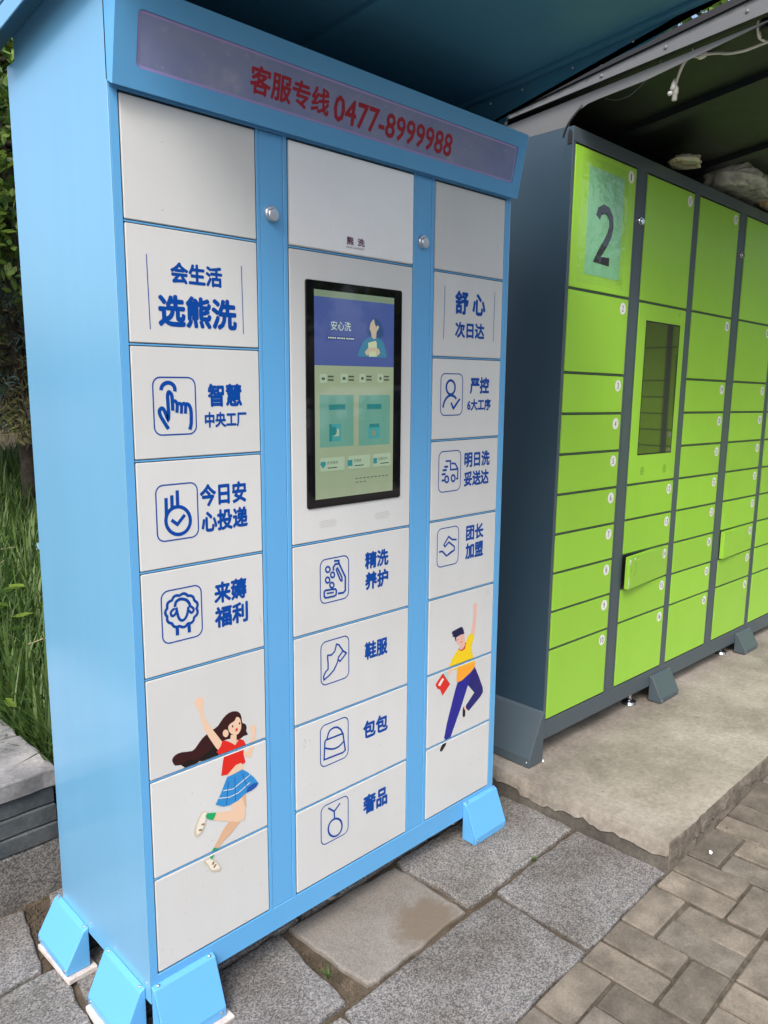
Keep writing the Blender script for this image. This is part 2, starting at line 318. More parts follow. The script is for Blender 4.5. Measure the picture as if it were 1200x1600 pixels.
# ------------------------------------------------------------------ lettering, icons and drawings, in 0.1 mm on the locker front
PR = {'a1': [('T','会生活',1117,16706,2306,17117,1),('T','选熊洗',821,15863,2636,16492,1),('S',14,0,[(624,17195),(644,15795)]),('S',14,0,[(2780,17204),(2795,15803)])],'a2': [('B',643,13744,1586,14882),('S',62,0,[(821,14629),(826,14668),(842,14705),(869,14736),(905,14760),(947,14773),(991,14776),(1034,14767),(1071,14747),(1100,14719),(1119,14683),(1125,14644),(1118,14605)]),('S',60,0,[(949,13861),(926,13896),(892,13947),(860,13998),(831,14044),(803,14091),(782,14132),(769,14169),(763,14201),(765,14227),(778,14249),(799,14266),(820,14274),(836,14272),(852,14261),(870,14235),(896,14174),(925,14097),(947,14052),(957,14066),(961,14112),(962,14166),(963,14223),(961,14287),(959,14347),(957,14402),(955,14454),(955,14499),(959,14535),(965,14564),(974,14584),(985,14592),(999,14591),(1012,14584),(1025,14571),(1038,14553),(1048,14527),(1053,14493),(1056,14451),(1057,14403),(1059,14340),(1060,14271),(1060,14222)]),('S',55,0,[(1068,14403),(1082,14408),(1103,14414),(1122,14412),(1138,14399),(1153,14377),(1162,14344),(1161,14291),(1154,14227),(1149,14182)]),('S',55,0,[(1173,14354),(1185,14358),(1201,14363),(1217,14363),(1233,14358),(1249,14348),(1259,14324),(1258,14273),(1252,14207),(1248,14160)]),('S',55,0,[(1270,14343),(1282,14350),(1299,14359),(1314,14362),(1329,14358),(1342,14347),(1350,14323),(1350,14271),(1344,14205),(1339,14158)]),('S',60,0,[(1358,14351),(1372,14351),(1393,14348),(1412,14341),(1428,14327),(1442,14308),(1454,14282),(1463,14251),(1469,14213),(1472,14165),(1472,14097),(1469,14018),(1464,13950),(1452,13900),(1437,13861),(1426,13834)]),('T','智慧',1876,14283,2723,14766,1),('T','中央工厂',1786,13855,2826,14180,1)],'a3': [('B',611,11589,1555,12737),('S',58,1,[(1370,11947),(1358,11872),(1326,11805),(1278,11750),(1217,11711),(1148,11691),(1075,11691),(1002,11710),(937,11748),(881,11801),(840,11866),(816,11939),(810,12014),(822,12087),(852,12152),(899,12207),(958,12246),(1026,12267),(1098,12269),(1171,12252),(1238,12216),(1295,12163),(1338,12098),(1364,12024)]),('S',55,0,[(935,12009),(1068,11903),(1246,12083)]),('S',58,0,[(832,12475),(827,12081)]),('S',58,0,[(963,12517),(960,12245)]),('S',58,0,[(1088,12608),(1088,12281)]),('T','今日安',1612,12196,2779,12678,1),('T','心投递',1627,11642,2799,12110,1)],'a4': [('B',633,9422,1569,10543),('S',46,1,[(1442,10038),(1458,10004),(1467,9968),(1465,9935),(1452,9906),(1428,9884),(1397,9869),(1377,9846),(1370,9811),(1355,9781),(1330,9759),(1299,9748),(1263,9747),(1227,9753),(1203,9729),(1175,9709),(1143,9697),(1110,9698),(1076,9709),(1046,9729),(1016,9740),(981,9734),(947,9737),(915,9749),(889,9770),(870,9798),(858,9829),(828,9844),(796,9861),(771,9884),(755,9913),(749,9944),(753,9975),(753,10004),(731,10033),(716,10064),(711,10096),(719,10126),(736,10152),(760,10173),(763,10203),(762,10238),(770,10270),(789,10295),(816,10312),(848,10321),(879,10329),(894,10361),(915,10387),(943,10404),(975,10410),(1009,10406),(1043,10394),(1073,10401),(1105,10415),(1139,10421),(1172,10416),(1202,10400),(1228,10376),(1250,10351),(1287,10349),(1322,10340),(1352,10323),(1374,10298),(1387,10268),(1392,10235),(1410,10210),(1439,10186),(1461,10158),(1473,10126),(1472,10095),(1461,10065)]),('S',50,0,[(939,10171),(942,10196),(949,10230),(960,10260),(979,10281),(1003,10297),(1029,10309),(1057,10314),(1087,10313),(1119,10308),(1152,10297),(1187,10282),(1219,10261),(1245,10231),(1268,10195),(1283,10165),(1287,10142),(1284,10124),(1281,10113)]),('S',46,0,[(967,10155),(971,10129),(976,10090),(985,10048),(995,9999),(1007,9947),(1024,9904),(1045,9875),(1070,9856),(1096,9847),(1122,9849),(1149,9861),(1174,9883),(1196,9915),(1215,9955),(1231,9997),(1241,10041),(1248,10087),(1252,10118)]),('S',42,0,[(933,10141),(912,10133),(884,10120),(860,10104),(847,10087),(838,10067),(836,10048),(842,10025),(855,10002),(871,9989),(893,9990),(918,10001),(939,10016),(953,10034),(963,10056),(970,10072)]),('S',42,0,[(1271,10136),(1297,10117),(1333,10091),(1360,10065),(1371,10042),(1374,10019),(1369,10000),(1354,9984),(1331,9972),(1310,9970),(1293,9986),(1277,10012),(1267,10031)]),('S',60,0,[(972,9738),(971,9550)]),('S',60,0,[(1248,9719),(1253,9553)]),('T','来薅',1886,10033,2728,10513,1),('T','福利',1883,9483,2750,9964,1)],'b2': [('B',4869,9442,5798,10543),('S',36,1,[(5186,10268),(5176,10234),(5150,10212),(5113,10209),(5078,10224),(5051,10255),(5042,10292),(5052,10326),(5078,10348),(5114,10351),(5150,10336),(5177,10305)]),('S',36,1,[(5329,10108),(5320,10075),(5297,10054),(5265,10050),(5233,10065),(5210,10094),(5202,10129),(5211,10162),(5234,10183),(5266,10187),(5297,10172),(5320,10143)]),('S',36,1,[(5170,10002),(5161,9968),(5136,9946),(5102,9943),(5068,9958),(5044,9989),(5035,10026),(5045,10060),(5069,10082),(5103,10086),(5137,10071),(5161,10040)]),('S',36,1,[(5308,9852),(5298,9820),(5273,9799),(5239,9796),(5205,9812),(5180,9841),(5172,9877),(5181,9910),(5206,9930),(5240,9933),(5274,9918),(5299,9888)]),('S',40,0,[(5340,10432),(5340,10460),(5470,10446),(5475,10376),(5685,9993),(5684,9645),(5621,9599),(5435,9611)]),('S',40,0,[(5290,10222),(5291,10308),(5352,10373),(5462,10375)]),('S',36,1,[(5388,10244),(5425,10267),(5572,10003),(5572,9916),(5523,9935),(5388,10216)]),('S',36,1,[(5021,9768),(5349,9746),(5386,9700),(5373,9588),(5323,9568),(5032,9577),(4989,9623),(4990,9736)]),('S',30,0,[(5069,9680),(5299,9669)]),('T','精洗',6360,10063,7217,10516,1),('T','养护',6367,9505,7215,9983,1)],'b3': [('B',4874,7327,5803,8452),('S',34,1,[(5094,8082),(5217,8061),(5329,8132),(5387,8304),(5467,8266),(5605,8074),(5453,7943),(5415,7814),(5301,7646),(5140,7541),(4968,7469),(4956,7561),(5018,7662),(5104,7717),(5105,7874),(5089,8035)]),('S',34,0,[(5617,8065),(5719,7986),(5503,7821),(5428,7890)]),('T','鞋服',6361,7615,7207,8102,1)],'b4': [('B',4837,5147,5779,6267),('S',36,0,[(5051,5854),(5071,5913),(5101,5996),(5144,6059),(5209,6088),(5288,6098),(5362,6089),(5427,6058),(5487,6008),(5534,5958),(5561,5906),(5574,5853),(5581,5816)]),('S',36,1,[(5020,5851),(5597,5841),(5676,5350),(5596,5314),(4955,5337),(4983,5814)]),('S',36,0,[(4994,5641),(5057,5609),(5147,5566),(5234,5533),(5310,5520),(5384,5519),(5453,5529),(5522,5556),(5585,5594),(5629,5622)]),('T','包包',6312,5418,7240,5922,1)],'b5': [('B',4842,2981,5777,4064),('S',36,0,[(5084,3954),(5288,3780),(5496,3930)]),('S',36,0,[(5288,3780),(5296,3555)]),('S',40,1,[(5536,3159),(5503,3110),(5457,3075),(5401,3057),(5340,3056),(5277,3072),(5218,3105),(5165,3151),(5123,3208),(5095,3272),(5081,3339),(5083,3403),(5101,3461),(5134,3509),(5179,3544),(5234,3563),(5294,3565),(5357,3550),(5417,3518),(5470,3472),(5513,3415),(5543,3351),(5557,3283),(5555,3218)]),('T','奢品',6322,3219,7246,3784,1)],'c1': [('T','舒 心',9702,16677,11037,17313,1),('T','次日达',9726,16045,11015,16486,1),('S',14,0,[(9273,17388),(9255,15993)]),('S',14,0,[(11452,17397),(11442,16001)])],'c2': [('B',9182,13935,10105,15069),('S',50,1,[(9779,14698),(9772,14638),(9747,14585),(9707,14542),(9656,14515),(9598,14506),(9540,14515),(9488,14543),(9446,14585),(9418,14639),(9407,14698),(9414,14757),(9439,14810),(9478,14852),(9529,14880),(9586,14890),(9644,14881),(9697,14854),(9740,14811),(9768,14758)]),('S',50,0,[(9284,14148),(9293,14186),(9307,14240),(9328,14292),(9357,14337),(9393,14381),(9435,14418),(9484,14448),(9539,14470),(9594,14481),(9651,14479),(9709,14465),(9758,14448),(9794,14426),(9822,14401),(9841,14383)]),('S',50,0,[(9618,14280),(9723,14117),(9993,14382)]),('T','严控',10430,14516,11311,14991,1),('T','6大工序',10323,14039,11411,14378,1)],'c3': [('B',9157,11801,10099,12938),('S',40,0,[(9437,12666),(9652,12657),(9660,12407),(9972,12409)]),('S',40,0,[(9691,12588),(9856,12568),(9979,12408),(9974,12132),(9907,12137)]),('S',45,0,[(9388,12510),(9549,12503)]),('S',45,0,[(9319,12416),(9498,12412)]),('S',45,0,[(9280,12301),(9447,12305)]),('S',45,0,[(9285,12129),(9399,12131)]),('S',42,1,[(9578,12145),(9572,12106),(9550,12076),(9519,12062),(9484,12065),(9451,12085),(9429,12118),(9420,12158),(9426,12196),(9447,12226),(9478,12241),(9514,12238),(9546,12218),(9569,12185)]),('S',42,1,[(9859,12153),(9852,12114),(9830,12084),(9799,12069),(9763,12072),(9730,12093),(9706,12126),(9697,12166),(9704,12205),(9725,12235),(9757,12250),(9793,12247),(9826,12227),(9849,12194)]),('T','明日洗',10257,12416,11435,12869,1),('T','妥送达',10257,11870,11412,12311,1)],'c4': [('B',9155,9653,10080,10760),('S',40,0,[(9235,10100),(9368,10104),(9566,9940),(9902,10062),(9899,10162),(9653,10332),(9492,10220),(9436,10277),(9637,10493),(9799,10385),(9997,10358)]),('S',46,0,[(9628,9967),(9737,10012),(9828,10048)]),('T','团长',10414,10248,11235,10716,1),('T','加盟',10403,9690,11245,10176,1)],'b0': [('T','熊',5741,18003,5966,18196,1),('T','洗',6089,18006,6324,18190,1),('T','BEAR LAUNDRY',5741,17930,6324,17974,0),('S',6,0,[(6031,18165),(6035,18051)])],'w': [('P','hair',[(1748,7191),(1814,7209),(1882,7239),(1948,7306),(2019,7377),(2102,7430),(2190,7461),(2288,7459),(2377,7435),(2437,7394),(2478,7342),(2499,7284),(2509,7224),(2513,7164),(2524,7111),(2565,7081),(2610,7052),(2632,7001),(2642,6948),(2631,6911),(2623,6876),(2651,6824),(2673,6781),(2644,6771),(2602,6773),(2578,6776),(2549,6774),(2500,6752),(2443,6732),(2393,6734),(2340,6751),(2279,6790),(2205,6827),(2099,6847),(2002,6833),(1957,6746),(1929,6643),(1897,6576),(1858,6530),(1799,6515),(1725,6515),(1628,6516),(1529,6524),(1451,6553),(1386,6575),(1337,6560),(1289,6535),(1219,6518),(1145,6512),(1080,6527),(1022,6557),(978,6603),(933,6649),(862,6665),(796,6683),(759,6735),(740,6791),(733,6830),(743,6863),(773,6898),(821,6924),(888,6933),(975,6929),(1100,6896),(1222,6873),(1295,6906),(1352,6962),(1418,7024),(1485,7082),(1550,7118),(1616,7144),(1682,7168)]),('P','hair2',[(995,6656),(1121,6700),(1340,6622),(1667,6734),(1735,6802),(1929,6643),(1858,6530),(1725,6515),(1529,6524),(1386,6575),(1289,6535),(1145,6512),(1022,6557),(956,6625)]),('P','skin',[(1310,7951),(1327,7994),(1360,8024),(1406,8040),(1456,8040),(1500,8023),(1533,7988),(1543,7935),(1539,7869),(1518,7801),(1508,7715),(1539,7590),(1594,7450),(1663,7326),(1748,7191),(1867,7007),(1969,6844),(1996,6788),(1983,6763),(1941,6693),(1879,6660),(1813,6740),(1737,6877),(1642,7048),(1554,7224),(1502,7365),(1467,7490),(1447,7609),(1428,7710),(1391,7779),(1353,7836),(1324,7897)]),('P','skin',[(2731,6951),(2752,6955),(2784,6949),(2820,6959),(2856,6958),(2889,6927),(2908,6878),(2893,6822),(2869,6748),(2858,6638),(2845,6518),(2817,6410),(2786,6315),(2759,6238),(2729,6192),(2688,6198),(2641,6232),(2583,6282),(2537,6338),(2528,6395),(2540,6432),(2571,6409),(2609,6376),(2637,6369),(2663,6390),(2692,6463),(2721,6560),(2750,6667),(2769,6765),(2761,6824),(2746,6867),(2734,6915)]),('P','skin',[(2208,6919),(2361,6868),(2356,6714),(2319,6618),(2219,6729),(2186,6787)]),('P','skin',[(2463,6175),(2512,6062),(2510,5968),(2316,5929),(2143,5930),(2094,5995),(2322,6147)]),('P','red',[(1986,6854),(2086,6820),(2202,6735),(2319,6633),(2373,6693),(2427,6753),(2547,6681),(2607,6551),(2541,6463),(2537,6338),(2584,6116),(2496,6100),(2462,6150),(2322,6147),(2094,5995),(1925,6027),(1987,6376),(2025,6517),(1925,6522),(1822,6634),(1932,6734)]),('P','skin',[(2373,7297),(2417,7282),(2458,7240),(2479,7177),(2489,7106),(2492,7042),(2485,6983),(2463,6931),(2430,6892),(2390,6874),(2343,6874),(2292,6891),(2242,6923),(2195,6971),(2160,7027),(2144,7086),(2146,7139),(2174,7171),(2216,7193),(2268,7206),(2319,7222),(2347,7265)]),('P','skin',[(2151,6974),(2143,6937),(2120,6912),(2089,6905),(2054,6916),(2024,6944),(2004,6983),(1998,7024),(2007,7061),(2029,7086),(2060,7094),(2094,7082),(2125,7055),(2145,7016)]),('P','dark',[(2281,7101),(2275,7082),(2260,7077),(2246,7091),(2241,7114),(2247,7134),(2262,7138),(2276,7125)]),('P','dark',[(2468,7113),(2461,7093),(2446,7089),(2432,7102),(2427,7126),(2433,7146),(2448,7150),(2463,7136)]),('P','red',[(2331,7027),(2400,7026),(2380,6961),(2339,6953)]),('P','skin2',[(2404,4727),(2278,4619),(2100,4503),(1925,4419),(1785,4306),(1686,4382),(1791,4510),(1934,4702),(2110,4851)]),('P','skin2',[(2563,5340),(2566,5178),(2572,5014),(2292,5096),(2156,5230),(2367,5289)]),('P','skin',[(2473,5280),(2537,5028),(2550,4829),(2493,4706),(2351,4727),(2110,4829),(1692,5042),(1747,5192),(1948,5141),(2204,5083),(2156,5230),(2368,5321)]),('P','blue',[(2492,5981),(2631,5860),(2805,5667),(2928,5475),(2781,5417),(2582,5356),(2366,5258),(2156,5230),(1952,5265),(1753,5392),(1895,5602),(2075,5940),(2317,5960)]),('P','blue2',[(2928,5475),(2871,5399),(2725,5358),(2582,5356),(2621,5479),(2802,5523)]),('P','pale',[(1842,5523),(2128,5441),(2372,5457),(2695,5589),(2695,5570),(2372,5438),(2128,5422),(1841,5504)]),('P','pale',[(1964,5663),(2237,5605),(2485,5701),(2700,5780),(2700,5761),(2484,5682),(2236,5586),(1964,5644)]),('P','blue2',[(2098,5837),(2029,5281),(2046,5275),(2115,5831)]),('P','blue2',[(2271,5867),(2270,5264),(2288,5257),(2288,5860)]),('P','blue2',[(2481,5884),(2594,5489),(2612,5483),(2498,5877)]),('P','green',[(1764,5200),(1728,5121),(1669,5052),(1529,5141),(1493,5234),(1534,5279),(1648,5239)]),('P','beige',[(1488,5360),(1540,5277),(1493,5234),(1506,5145),(1455,5001),(1385,4870),(1247,4818),(1194,4881),(1189,4991),(1225,5099),(1311,5254),(1383,5354)]),('P','pale',[(1487,5336),(1518,5280),(1480,5240),(1484,5154),(1430,5018),(1360,4902),(1258,4869),(1239,4970),(1266,5082),(1339,5221),(1408,5325)]),('P','brown',[(1396,5089),(1467,5065),(1443,5022),(1362,5056)]),('P','brown',[(1311,4985),(1391,4960),(1373,4912),(1300,4944)]),('P','green',[(1669,4380),(1785,4306),(1766,4250),(1680,4209),(1627,4122),(1561,4168),(1599,4278)]),('P','beige',[(1395,4166),(1545,4182),(1626,4107),(1714,4024),(1846,3796),(1807,3740),(1632,3791),(1545,3880),(1499,4000),(1400,4116)]),('P','pale',[(1444,4149),(1544,4157),(1625,4085),(1700,4009),(1810,3823),(1768,3800),(1634,3838),(1569,3901),(1529,4009)]),('P','brown',[(1641,4052),(1690,4007),(1638,3958),(1599,3992)]),('P','brown',[(1689,3966),(1732,3936),(1675,3867),(1636,3910)])],'m': [('P','skinm',[(10834,8247),(10913,8284),(11012,8229),(11016,8000),(10993,7652),(10953,7307),(10901,7266),(10763,7358),(10832,7652),(10871,7995)]),('P','skinm',[(9803,6606),(9950,6446),(9862,6347),(9738,6259),(9668,6399)]),('P','teal',[(9531,6453),(9682,6437),(9847,6002),(9797,5981)]),('P','redm',[(9507,6435),(9847,6002),(9502,5733),(9397,5955),(9271,6025),(9179,6171)]),('P','pale',[(9486,6292),(9563,6237),(9393,6066),(9293,6122)]),('P','skinm',[(10529,5129),(10640,5024),(10670,4923),(10578,4941),(10510,5063)]),('P','navy',[(10942,6257),(10997,6242),(11204,5880),(11417,5455),(11441,5300),(11317,5188),(10753,4887),(10613,5013),(10610,5105),(11004,5407),(10693,5731),(10608,5862)]),('P','navy2',[(10183,5962),(10392,5975),(10759,6108),(10943,6239),(10667,5702),(10370,5105),(9902,4283),(9697,4280),(9617,4378),(9732,4803),(9944,5375),(10086,5759)]),('P','dark',[(10487,5113),(10522,5030),(10589,4948),(10585,4768),(10516,4753),(10461,4807),(10464,5004)]),('P','dark',[(9571,4233),(9725,4199),(9702,4117),(9528,3980),(9451,4007),(9449,4079)]),('P','yellow',[(10518,7126),(10607,7281),(10763,7376),(10900,7284),(10905,7159),(10781,6922),(10872,6651),(10990,6406),(10377,6387),(10116,6402),(10013,6405),(9920,6429),(9803,6606),(9899,6755),(10098,6948),(10188,7013),(10331,6926),(10471,6962)]),('P','orange',[(10990,6406),(11010,6329),(10944,6202),(10759,6108),(10392,5975),(10141,5962),(10125,6136),(10167,6442),(10376,6422)]),('P','redm',[(10172,7035),(10304,6950),(10434,6978),(10497,7131),(10539,7121),(10493,6939),(10332,6905),(10189,6989)]),('P','skinm',[(10246,7121),(10480,7142),(10495,7044),(10355,6983),(10229,7028)]),('P','skinm',[(10056,7409),(10288,7418),(10421,7464),(10458,7316),(10481,7135),(10404,7083),(10274,7073),(10131,7183),(10060,7304)]),('P','navy3',[(9882,7620),(10227,7670),(10331,7665),(10396,7574),(10444,7424),(10261,7431),(10072,7398),(10077,7266),(10034,7303),(10005,7420),(9887,7465),(9926,7508),(9863,7556)]),('P','redm',[(10259,7209),(10358,7210),(10348,7184),(10281,7183)]),('P','navy3',[(10126,7309),(10198,7313),(10199,7303),(10132,7298)]),('P','navy3',[(10291,7319),(10369,7322),(10370,7312),(10297,7308)])],'s': [('P','suit',[(6055,15432),(6060,15518),(6227,15791),(6377,15886),(6503,15910),(6605,15869),(6707,15910),(6862,15853),(6942,15747),(7023,15511),(7037,15429)]),('P','hairs',[(6426,16210),(6475,16302),(6564,16364),(6704,16351),(6807,16267),(6912,16110),(6914,15965),(6784,15886),(6655,15917),(6477,15944),(6376,16011),(6413,16102)]),('P','skins',[(6581,16347),(6501,16285),(6456,16211),(6439,16103),(6489,16017),(6508,15910),(6592,15860),(6661,15899),(6675,16044),(6744,16129),(6761,16184),(6705,16199),(6659,16160),(6615,16238)]),('P','page',[(6390,15770),(6656,15830),(6682,15773),(6697,15447),(6416,15439)]),('P','skins',[(6278,15542),(6365,15626),(6453,15656),(6657,15664),(6760,15631),(6800,15541),(6736,15475),(6658,15500),(6658,15573),(6454,15566),(6416,15493),(6341,15464)]),('T','安心洗',5196,16016,5824,16227,0)],'s2': [('T','会员服务',5052,12872,5407,12947,0),('T','优惠券',5913,12871,6171,12946,0),('T','加盟合作',6740,12866,7088,12943,0),('P','tealp',[(4924,12956),(5012,12927),(5017,12882),(4927,12784),(4843,12876),(4850,12932)]),('P','tealp',[(5698,12928),(5870,12939),(5863,12895),(5870,12788),(5705,12790),(5710,12854)]),('P','tealp',[(6575,12925),(6706,12936),(6707,12797),(6581,12792)])]}
GB={'bezel': (4477, 11840, 7606, 17106), 'display': (4717, 12044, 7313, 16904), 'banner': (4721, 15199, 7297, 16753), 'tag': (5085, 15795, 5957, 15886), 'card1': (4858, 13279, 5938, 14515), 'card2': (6107, 13257, 7193, 14506), 'cb1': (5142, 14160, 5664, 14289), 'cb2': (6383, 14157, 6882, 14282), 'mach': (5150, 13413, 5523, 13824), 'bag': (6437, 13423, 6837, 13793), 'qr': (4873, 12248, 5130, 12533), 'ic1': (4862, 14794, 5078, 15001), 'ic2': (5510, 14800, 5726, 15016), 'ic3': (6117, 14809, 6317, 15022), 'ic4': (6739, 14812, 6923, 15031), 'spk1': (4825, 11296, 5437, 11549), 'spk2': (6658, 11282, 7286, 11552), 'lock1': (0.3565, 1.8363), 'lock2': (0.836, 1.8396)}

# ================================================================== GROUND
SL = .025                                    # the pavement falls gently towards the left
def gz(x): return .036+SL*x
M['soil'] = mineral('joint_soil', (.045, .035, .024), (.075, .06, .042), (.12, .10, .075), 14, 120, 1, .8, .01)
M['ground'] = mineral('paved_ground', (.13, .12, .105), (.19, .175, .15), (.25, .23, .2), 2.5, 40)
M['granite'] = granite('grey_granite', (.045, .047, .05), (.135, .137, .142), (.30, .30, .30))
M['granite_stain'] = granite('grey_granite_stained', (.045, .047, .05), (.135, .137, .142), (.30, .30, .30), stain=(.715, -.165, .11), film=.72)
M['kerb_granite'] = granite('dark_kerb_granite', (.03, .03, .032), (.10, .10, .10), (.24, .24, .235), scale=.9)
M['brick'] = mineral('paving_brick', (.118, .104, .086), (.178, .158, .132), (.255, .228, .190), 12, 150, .92, .5, .003, .42, (.66, .68, .72))
M['concrete'] = mineral('trowelled_concrete', (.18, .163, .14), (.275, .253, .22), (.36, .335, .30), 3.2, 60, .85, .45, .004, 0)
M['concrete_dark'] = mineral('dark_concrete', (.055, .05, .044), (.085, .078, .067), (.125, .115, .10), 9, 90, .9, .7, .006, 0)  # darker concrete, used low on the slab's left face
M['concrete_edge'] = mineral('soiled_concrete_edge', (.10, .085, .07), (.17, .15, .125), (.25, .22, .19), 16, 110, .9, 1, .012, 0)
M['slate'] = mineral('slate_stone', (.035, .046, .052), (.058, .072, .08), (.10, .115, .12), 9, 90, .75, .6, .004, .15)
M['coping'] = mineral('pale_coping_stone', (.12, .128, .134), (.21, .216, .222), (.33, .33, .33), 7, 80, .8, .6, .004, .1)

g = MB(); g.box(-60, 60, -60, 60, -.6, -.03); ground = g.build('ground', M['ground']); tag(ground, kind='structure')

pav = empty('pavement', (0, 0, .036), (0, -math.atan(SL), 0)); tag(pav, kind='structure')
b = MB(); b.box(-2.6, 6.5, -4.2, .70, -.06, -.014)
link('joint_bed', b.mesh('joint_bed'), M['soil'], pav)
M['sand'] = mineral('joint_sand', (.045, .038, .03), (.08, .068, .052), (.13, .112, .088), 20, 150, 1, .6, .004)
b = MB(); b.box(-2.6, 6.5, -4.2, -.530, -.05, -.0085); link('joint_sand', b.mesh('joint_sand'), M['sand'], pav)

def rough_slab(name, x0, x1, y0, y1, top, th, mt, parent, jit=.002, step=.035, ch=.004, corners=None, seed=0, local=True):
    """hand cut stone: wandering outline, worn arris"""
    rr = random.Random(seed)
    cs = corners or [(x0, y0), (x1, y0), (x1, y1), (x0, y1)]
    cx = sum(c[0] for c in cs)/4; cy = sum(c[1] for c in cs)/4
    out = []
    for i in range(4):
        a, c = cs[i], cs[(i+1) % 4]; L = math.hypot(c[0]-a[0], c[1]-a[1]); n = max(2, int(L/step))
        for k in range(n):
            t = k/n; px = a[0]+(c[0]-a[0])*t; py = a[1]+(c[1]-a[1])*t
            nn = noise.noise(Vector((px*9+seed*3.1, py*9, seed)))*jit*1.6+rr.uniform(-1, 1)*jit*.6
            nx = (c[1]-a[1])/L; ny = -(c[0]-a[0])/L
            if k == 0: nn -= jit*1.2
            out.append((px+nx*nn, py+ny*nn))
    n = len(out); vs = []
    def ins(p, d):
        dx, dy = cx-p[0], cy-p[1]; sx = 1 if dx > 0 else -1; sy = 1 if dy > 0 else -1
        return (p[0]+sx*min(abs(dx), d), p[1]+sy*min(abs(dy), d))
    rings = []
    for d, z in ((0, top-th), (0, top-ch), (ch*.35, top-ch*.3), (ch*1.2, top)):
        rings.append([(*ins(p, d), z+(rr.uniform(-1, 1)*.0006 if z > top-ch*1.1 else 0)) for p in out])
    for r_ in rings: vs += [(x-cx, y-cy, z) for x, y, z in r_]
    fs = []
    for j in range(3):
        for i in range(n): fs.append((j*n+i, j*n+(i+1) % n, (j+1)*n+(i+1) % n, (j+1)*n+i))
    fs.append(tuple(3*n+i for i in range(n))); fs.append(tuple(range(n-1, -1, -1)))
    me = bpy.data.meshes.new(name); me.from_pydata(vs, [], fs); me.update()
    o = link(name, me, mt, parent); o.location = (cx, cy, 0); return o

# granite flagstones, three rows of 300 mm beneath and in front of the blue locker
slabs = [
 ('r2', [(-.62, -.525), (.345, -.525), (.345, -.232), (-.62, -.232)]), ('r2', [(.358, -.527), (.915, -.527), (.925, -.232), (.357, -.232)]),
 ('r2', [(.930, -.525), (1.362, -.527), (1.362, -.224), (.940, -.226)]), ('r2', [(-1.6, -.525), (-.63, -.525), (-.63, -.232), (-1.6, -.232)]),
 ('r1', [(-.52, -.214), (.384, -.212), (.404, .078), (-.52, .078)]), ('r1s', [(.452, -.216), (.824, -.214), (.818, .066), (.430, .078)]),
 ('r1', [(.842, -.212), (1.362, -.210), (1.362, .07), (.832, .07)]),
 ('r0', [(-.9, .09), (-.075, .09), (-.05, .384), (-.9, .384)]), ('r0', [(-.06, .09), (.48, .09), (.48, .384), (-.035, .384)]), ('r0', [(.49, .085), (1.0, .085), (1.0, .384), (.49, .384)]), ('r0', [(1.01, .085), (1.362, .085), (1.362, .384), (1.01, .384)]),
 ('r9', [(-.62, .398), (-.085, .398), (-.035, .672), (-.62, .672)]), ('r9', [(.03, .398), (.7, .398), (.7, .676), (.03, .676)]), ('r9', [(.71, .398), (1.362, .398), (1.362, .676), (.71, .676)]),
 ('r1', [(-1.3, -.215), (-.53, -.215), (-.53, .078), (-1.3, .078)])]
for k, (nm, cs) in enumerate(slabs):
    cs = [cs[0], cs[1], cs[2], cs[3]]
    st = nm == 'r1s'
    o = rough_slab('granite_slab', 0, 0, 0, 0, rnd.uniform(-.0015, .0015), .045, M['granite_stain'] if st else M['granite'], pav, .0045, .03, .005, cs, seed=k+3)
    o.rotation_euler = (rnd.uniform(-.003, .003), rnd.uniform(-.003, .003), 0)
    if st: # keep the stain in the stone's own coordinates
        cx, cy = o.location.x, o.location.y
        for n_ in M['granite_stain'].node_tree.nodes:
            if n_.type == 'VECT_MATH' and n_.operation == 'DISTANCE': n_.inputs[1].default_value = (.715-cx, -.165-cy, 0)
        tag(o, 'flagstone worn smooth with a brown stain near its front edge')
# paving bricks: pairs of uprights alternating with one crosswise brick
def brick_mesh(seed):
    b = MB(); b.box(-.0943, .0943, -.0461, .0461, -.045, 0)
    me = b.mesh('brick'); bm = bmesh.new(); bm.from_mesh(me)
    bmesh.ops.bevel(bm, geom=[e for e in bm.edges if e.calc_face_angle() > 1], offset=.0034, segments=1, affect='EDGES')
    rr = random.Random(seed)
    for v in bm.verts: v.co.x += rr.uniform(-.0016, .0016); v.co.y += rr.uniform(-.0016, .0016); v.co.z += rr.uniform(-.001, .001) if v.co.z > -.01 else 0
    bm.to_mesh(me); bm.free(); me.materials.append(M['brick']); return me
bms = [brick_mesh(s) for s in range(5)]
spots = []
for c in range(-18, 28):
    x0 = .882+.2*c; y = -.531+(.0 if c % 2 == 0 else .2)
    while y > -4.0:
        if c % 2 == 0 or y < 0: pass
        # upright pair y..y-.2, cross y-.2..y-.3
        if y-.2 > -4.1 and y <= -.53+1e-6:
            spots.append((x0+.05, y-.0975, 1)); spots.append((x0+.15, y-.0975, 1))
        if y-.2 <= -.53+1e-6: spots.append((x0+.1, y-.2475+.0, 0))
        y -= .3
near, far = [], []
for s in spots:
    ((near if (-.15 < s[0] < 3.3 and s[1] > -1.62) else far)).append(s)
near.sort(key=lambda s: (s[0]-.3)**2+(s[1]+.9)**2)
far += near[295:]; near = near[:295]
fb = MB()
for (x, y, v) in near:
    o = bpy.data.objects.new('brick', rnd.choice(bms)); col.objects.link(o); o.parent = pav
    low = abs(x-1.242) < .03 and abs(y+.7285) < .03 and v
    o.location = (x+rnd.uniform(-.0015, .0015), y+rnd.uniform(-.0015, .0015), rnd.uniform(-.002, .002)-(.006 if low else 0))
    o.rotation_euler = (rnd.uniform(-.012, .012)+(.0 if not low else .03), rnd.uniform(-.008, .008)+(.02 if low else 0), (math.pi/2 if v else 0)+rnd.uniform(-.012, .012))
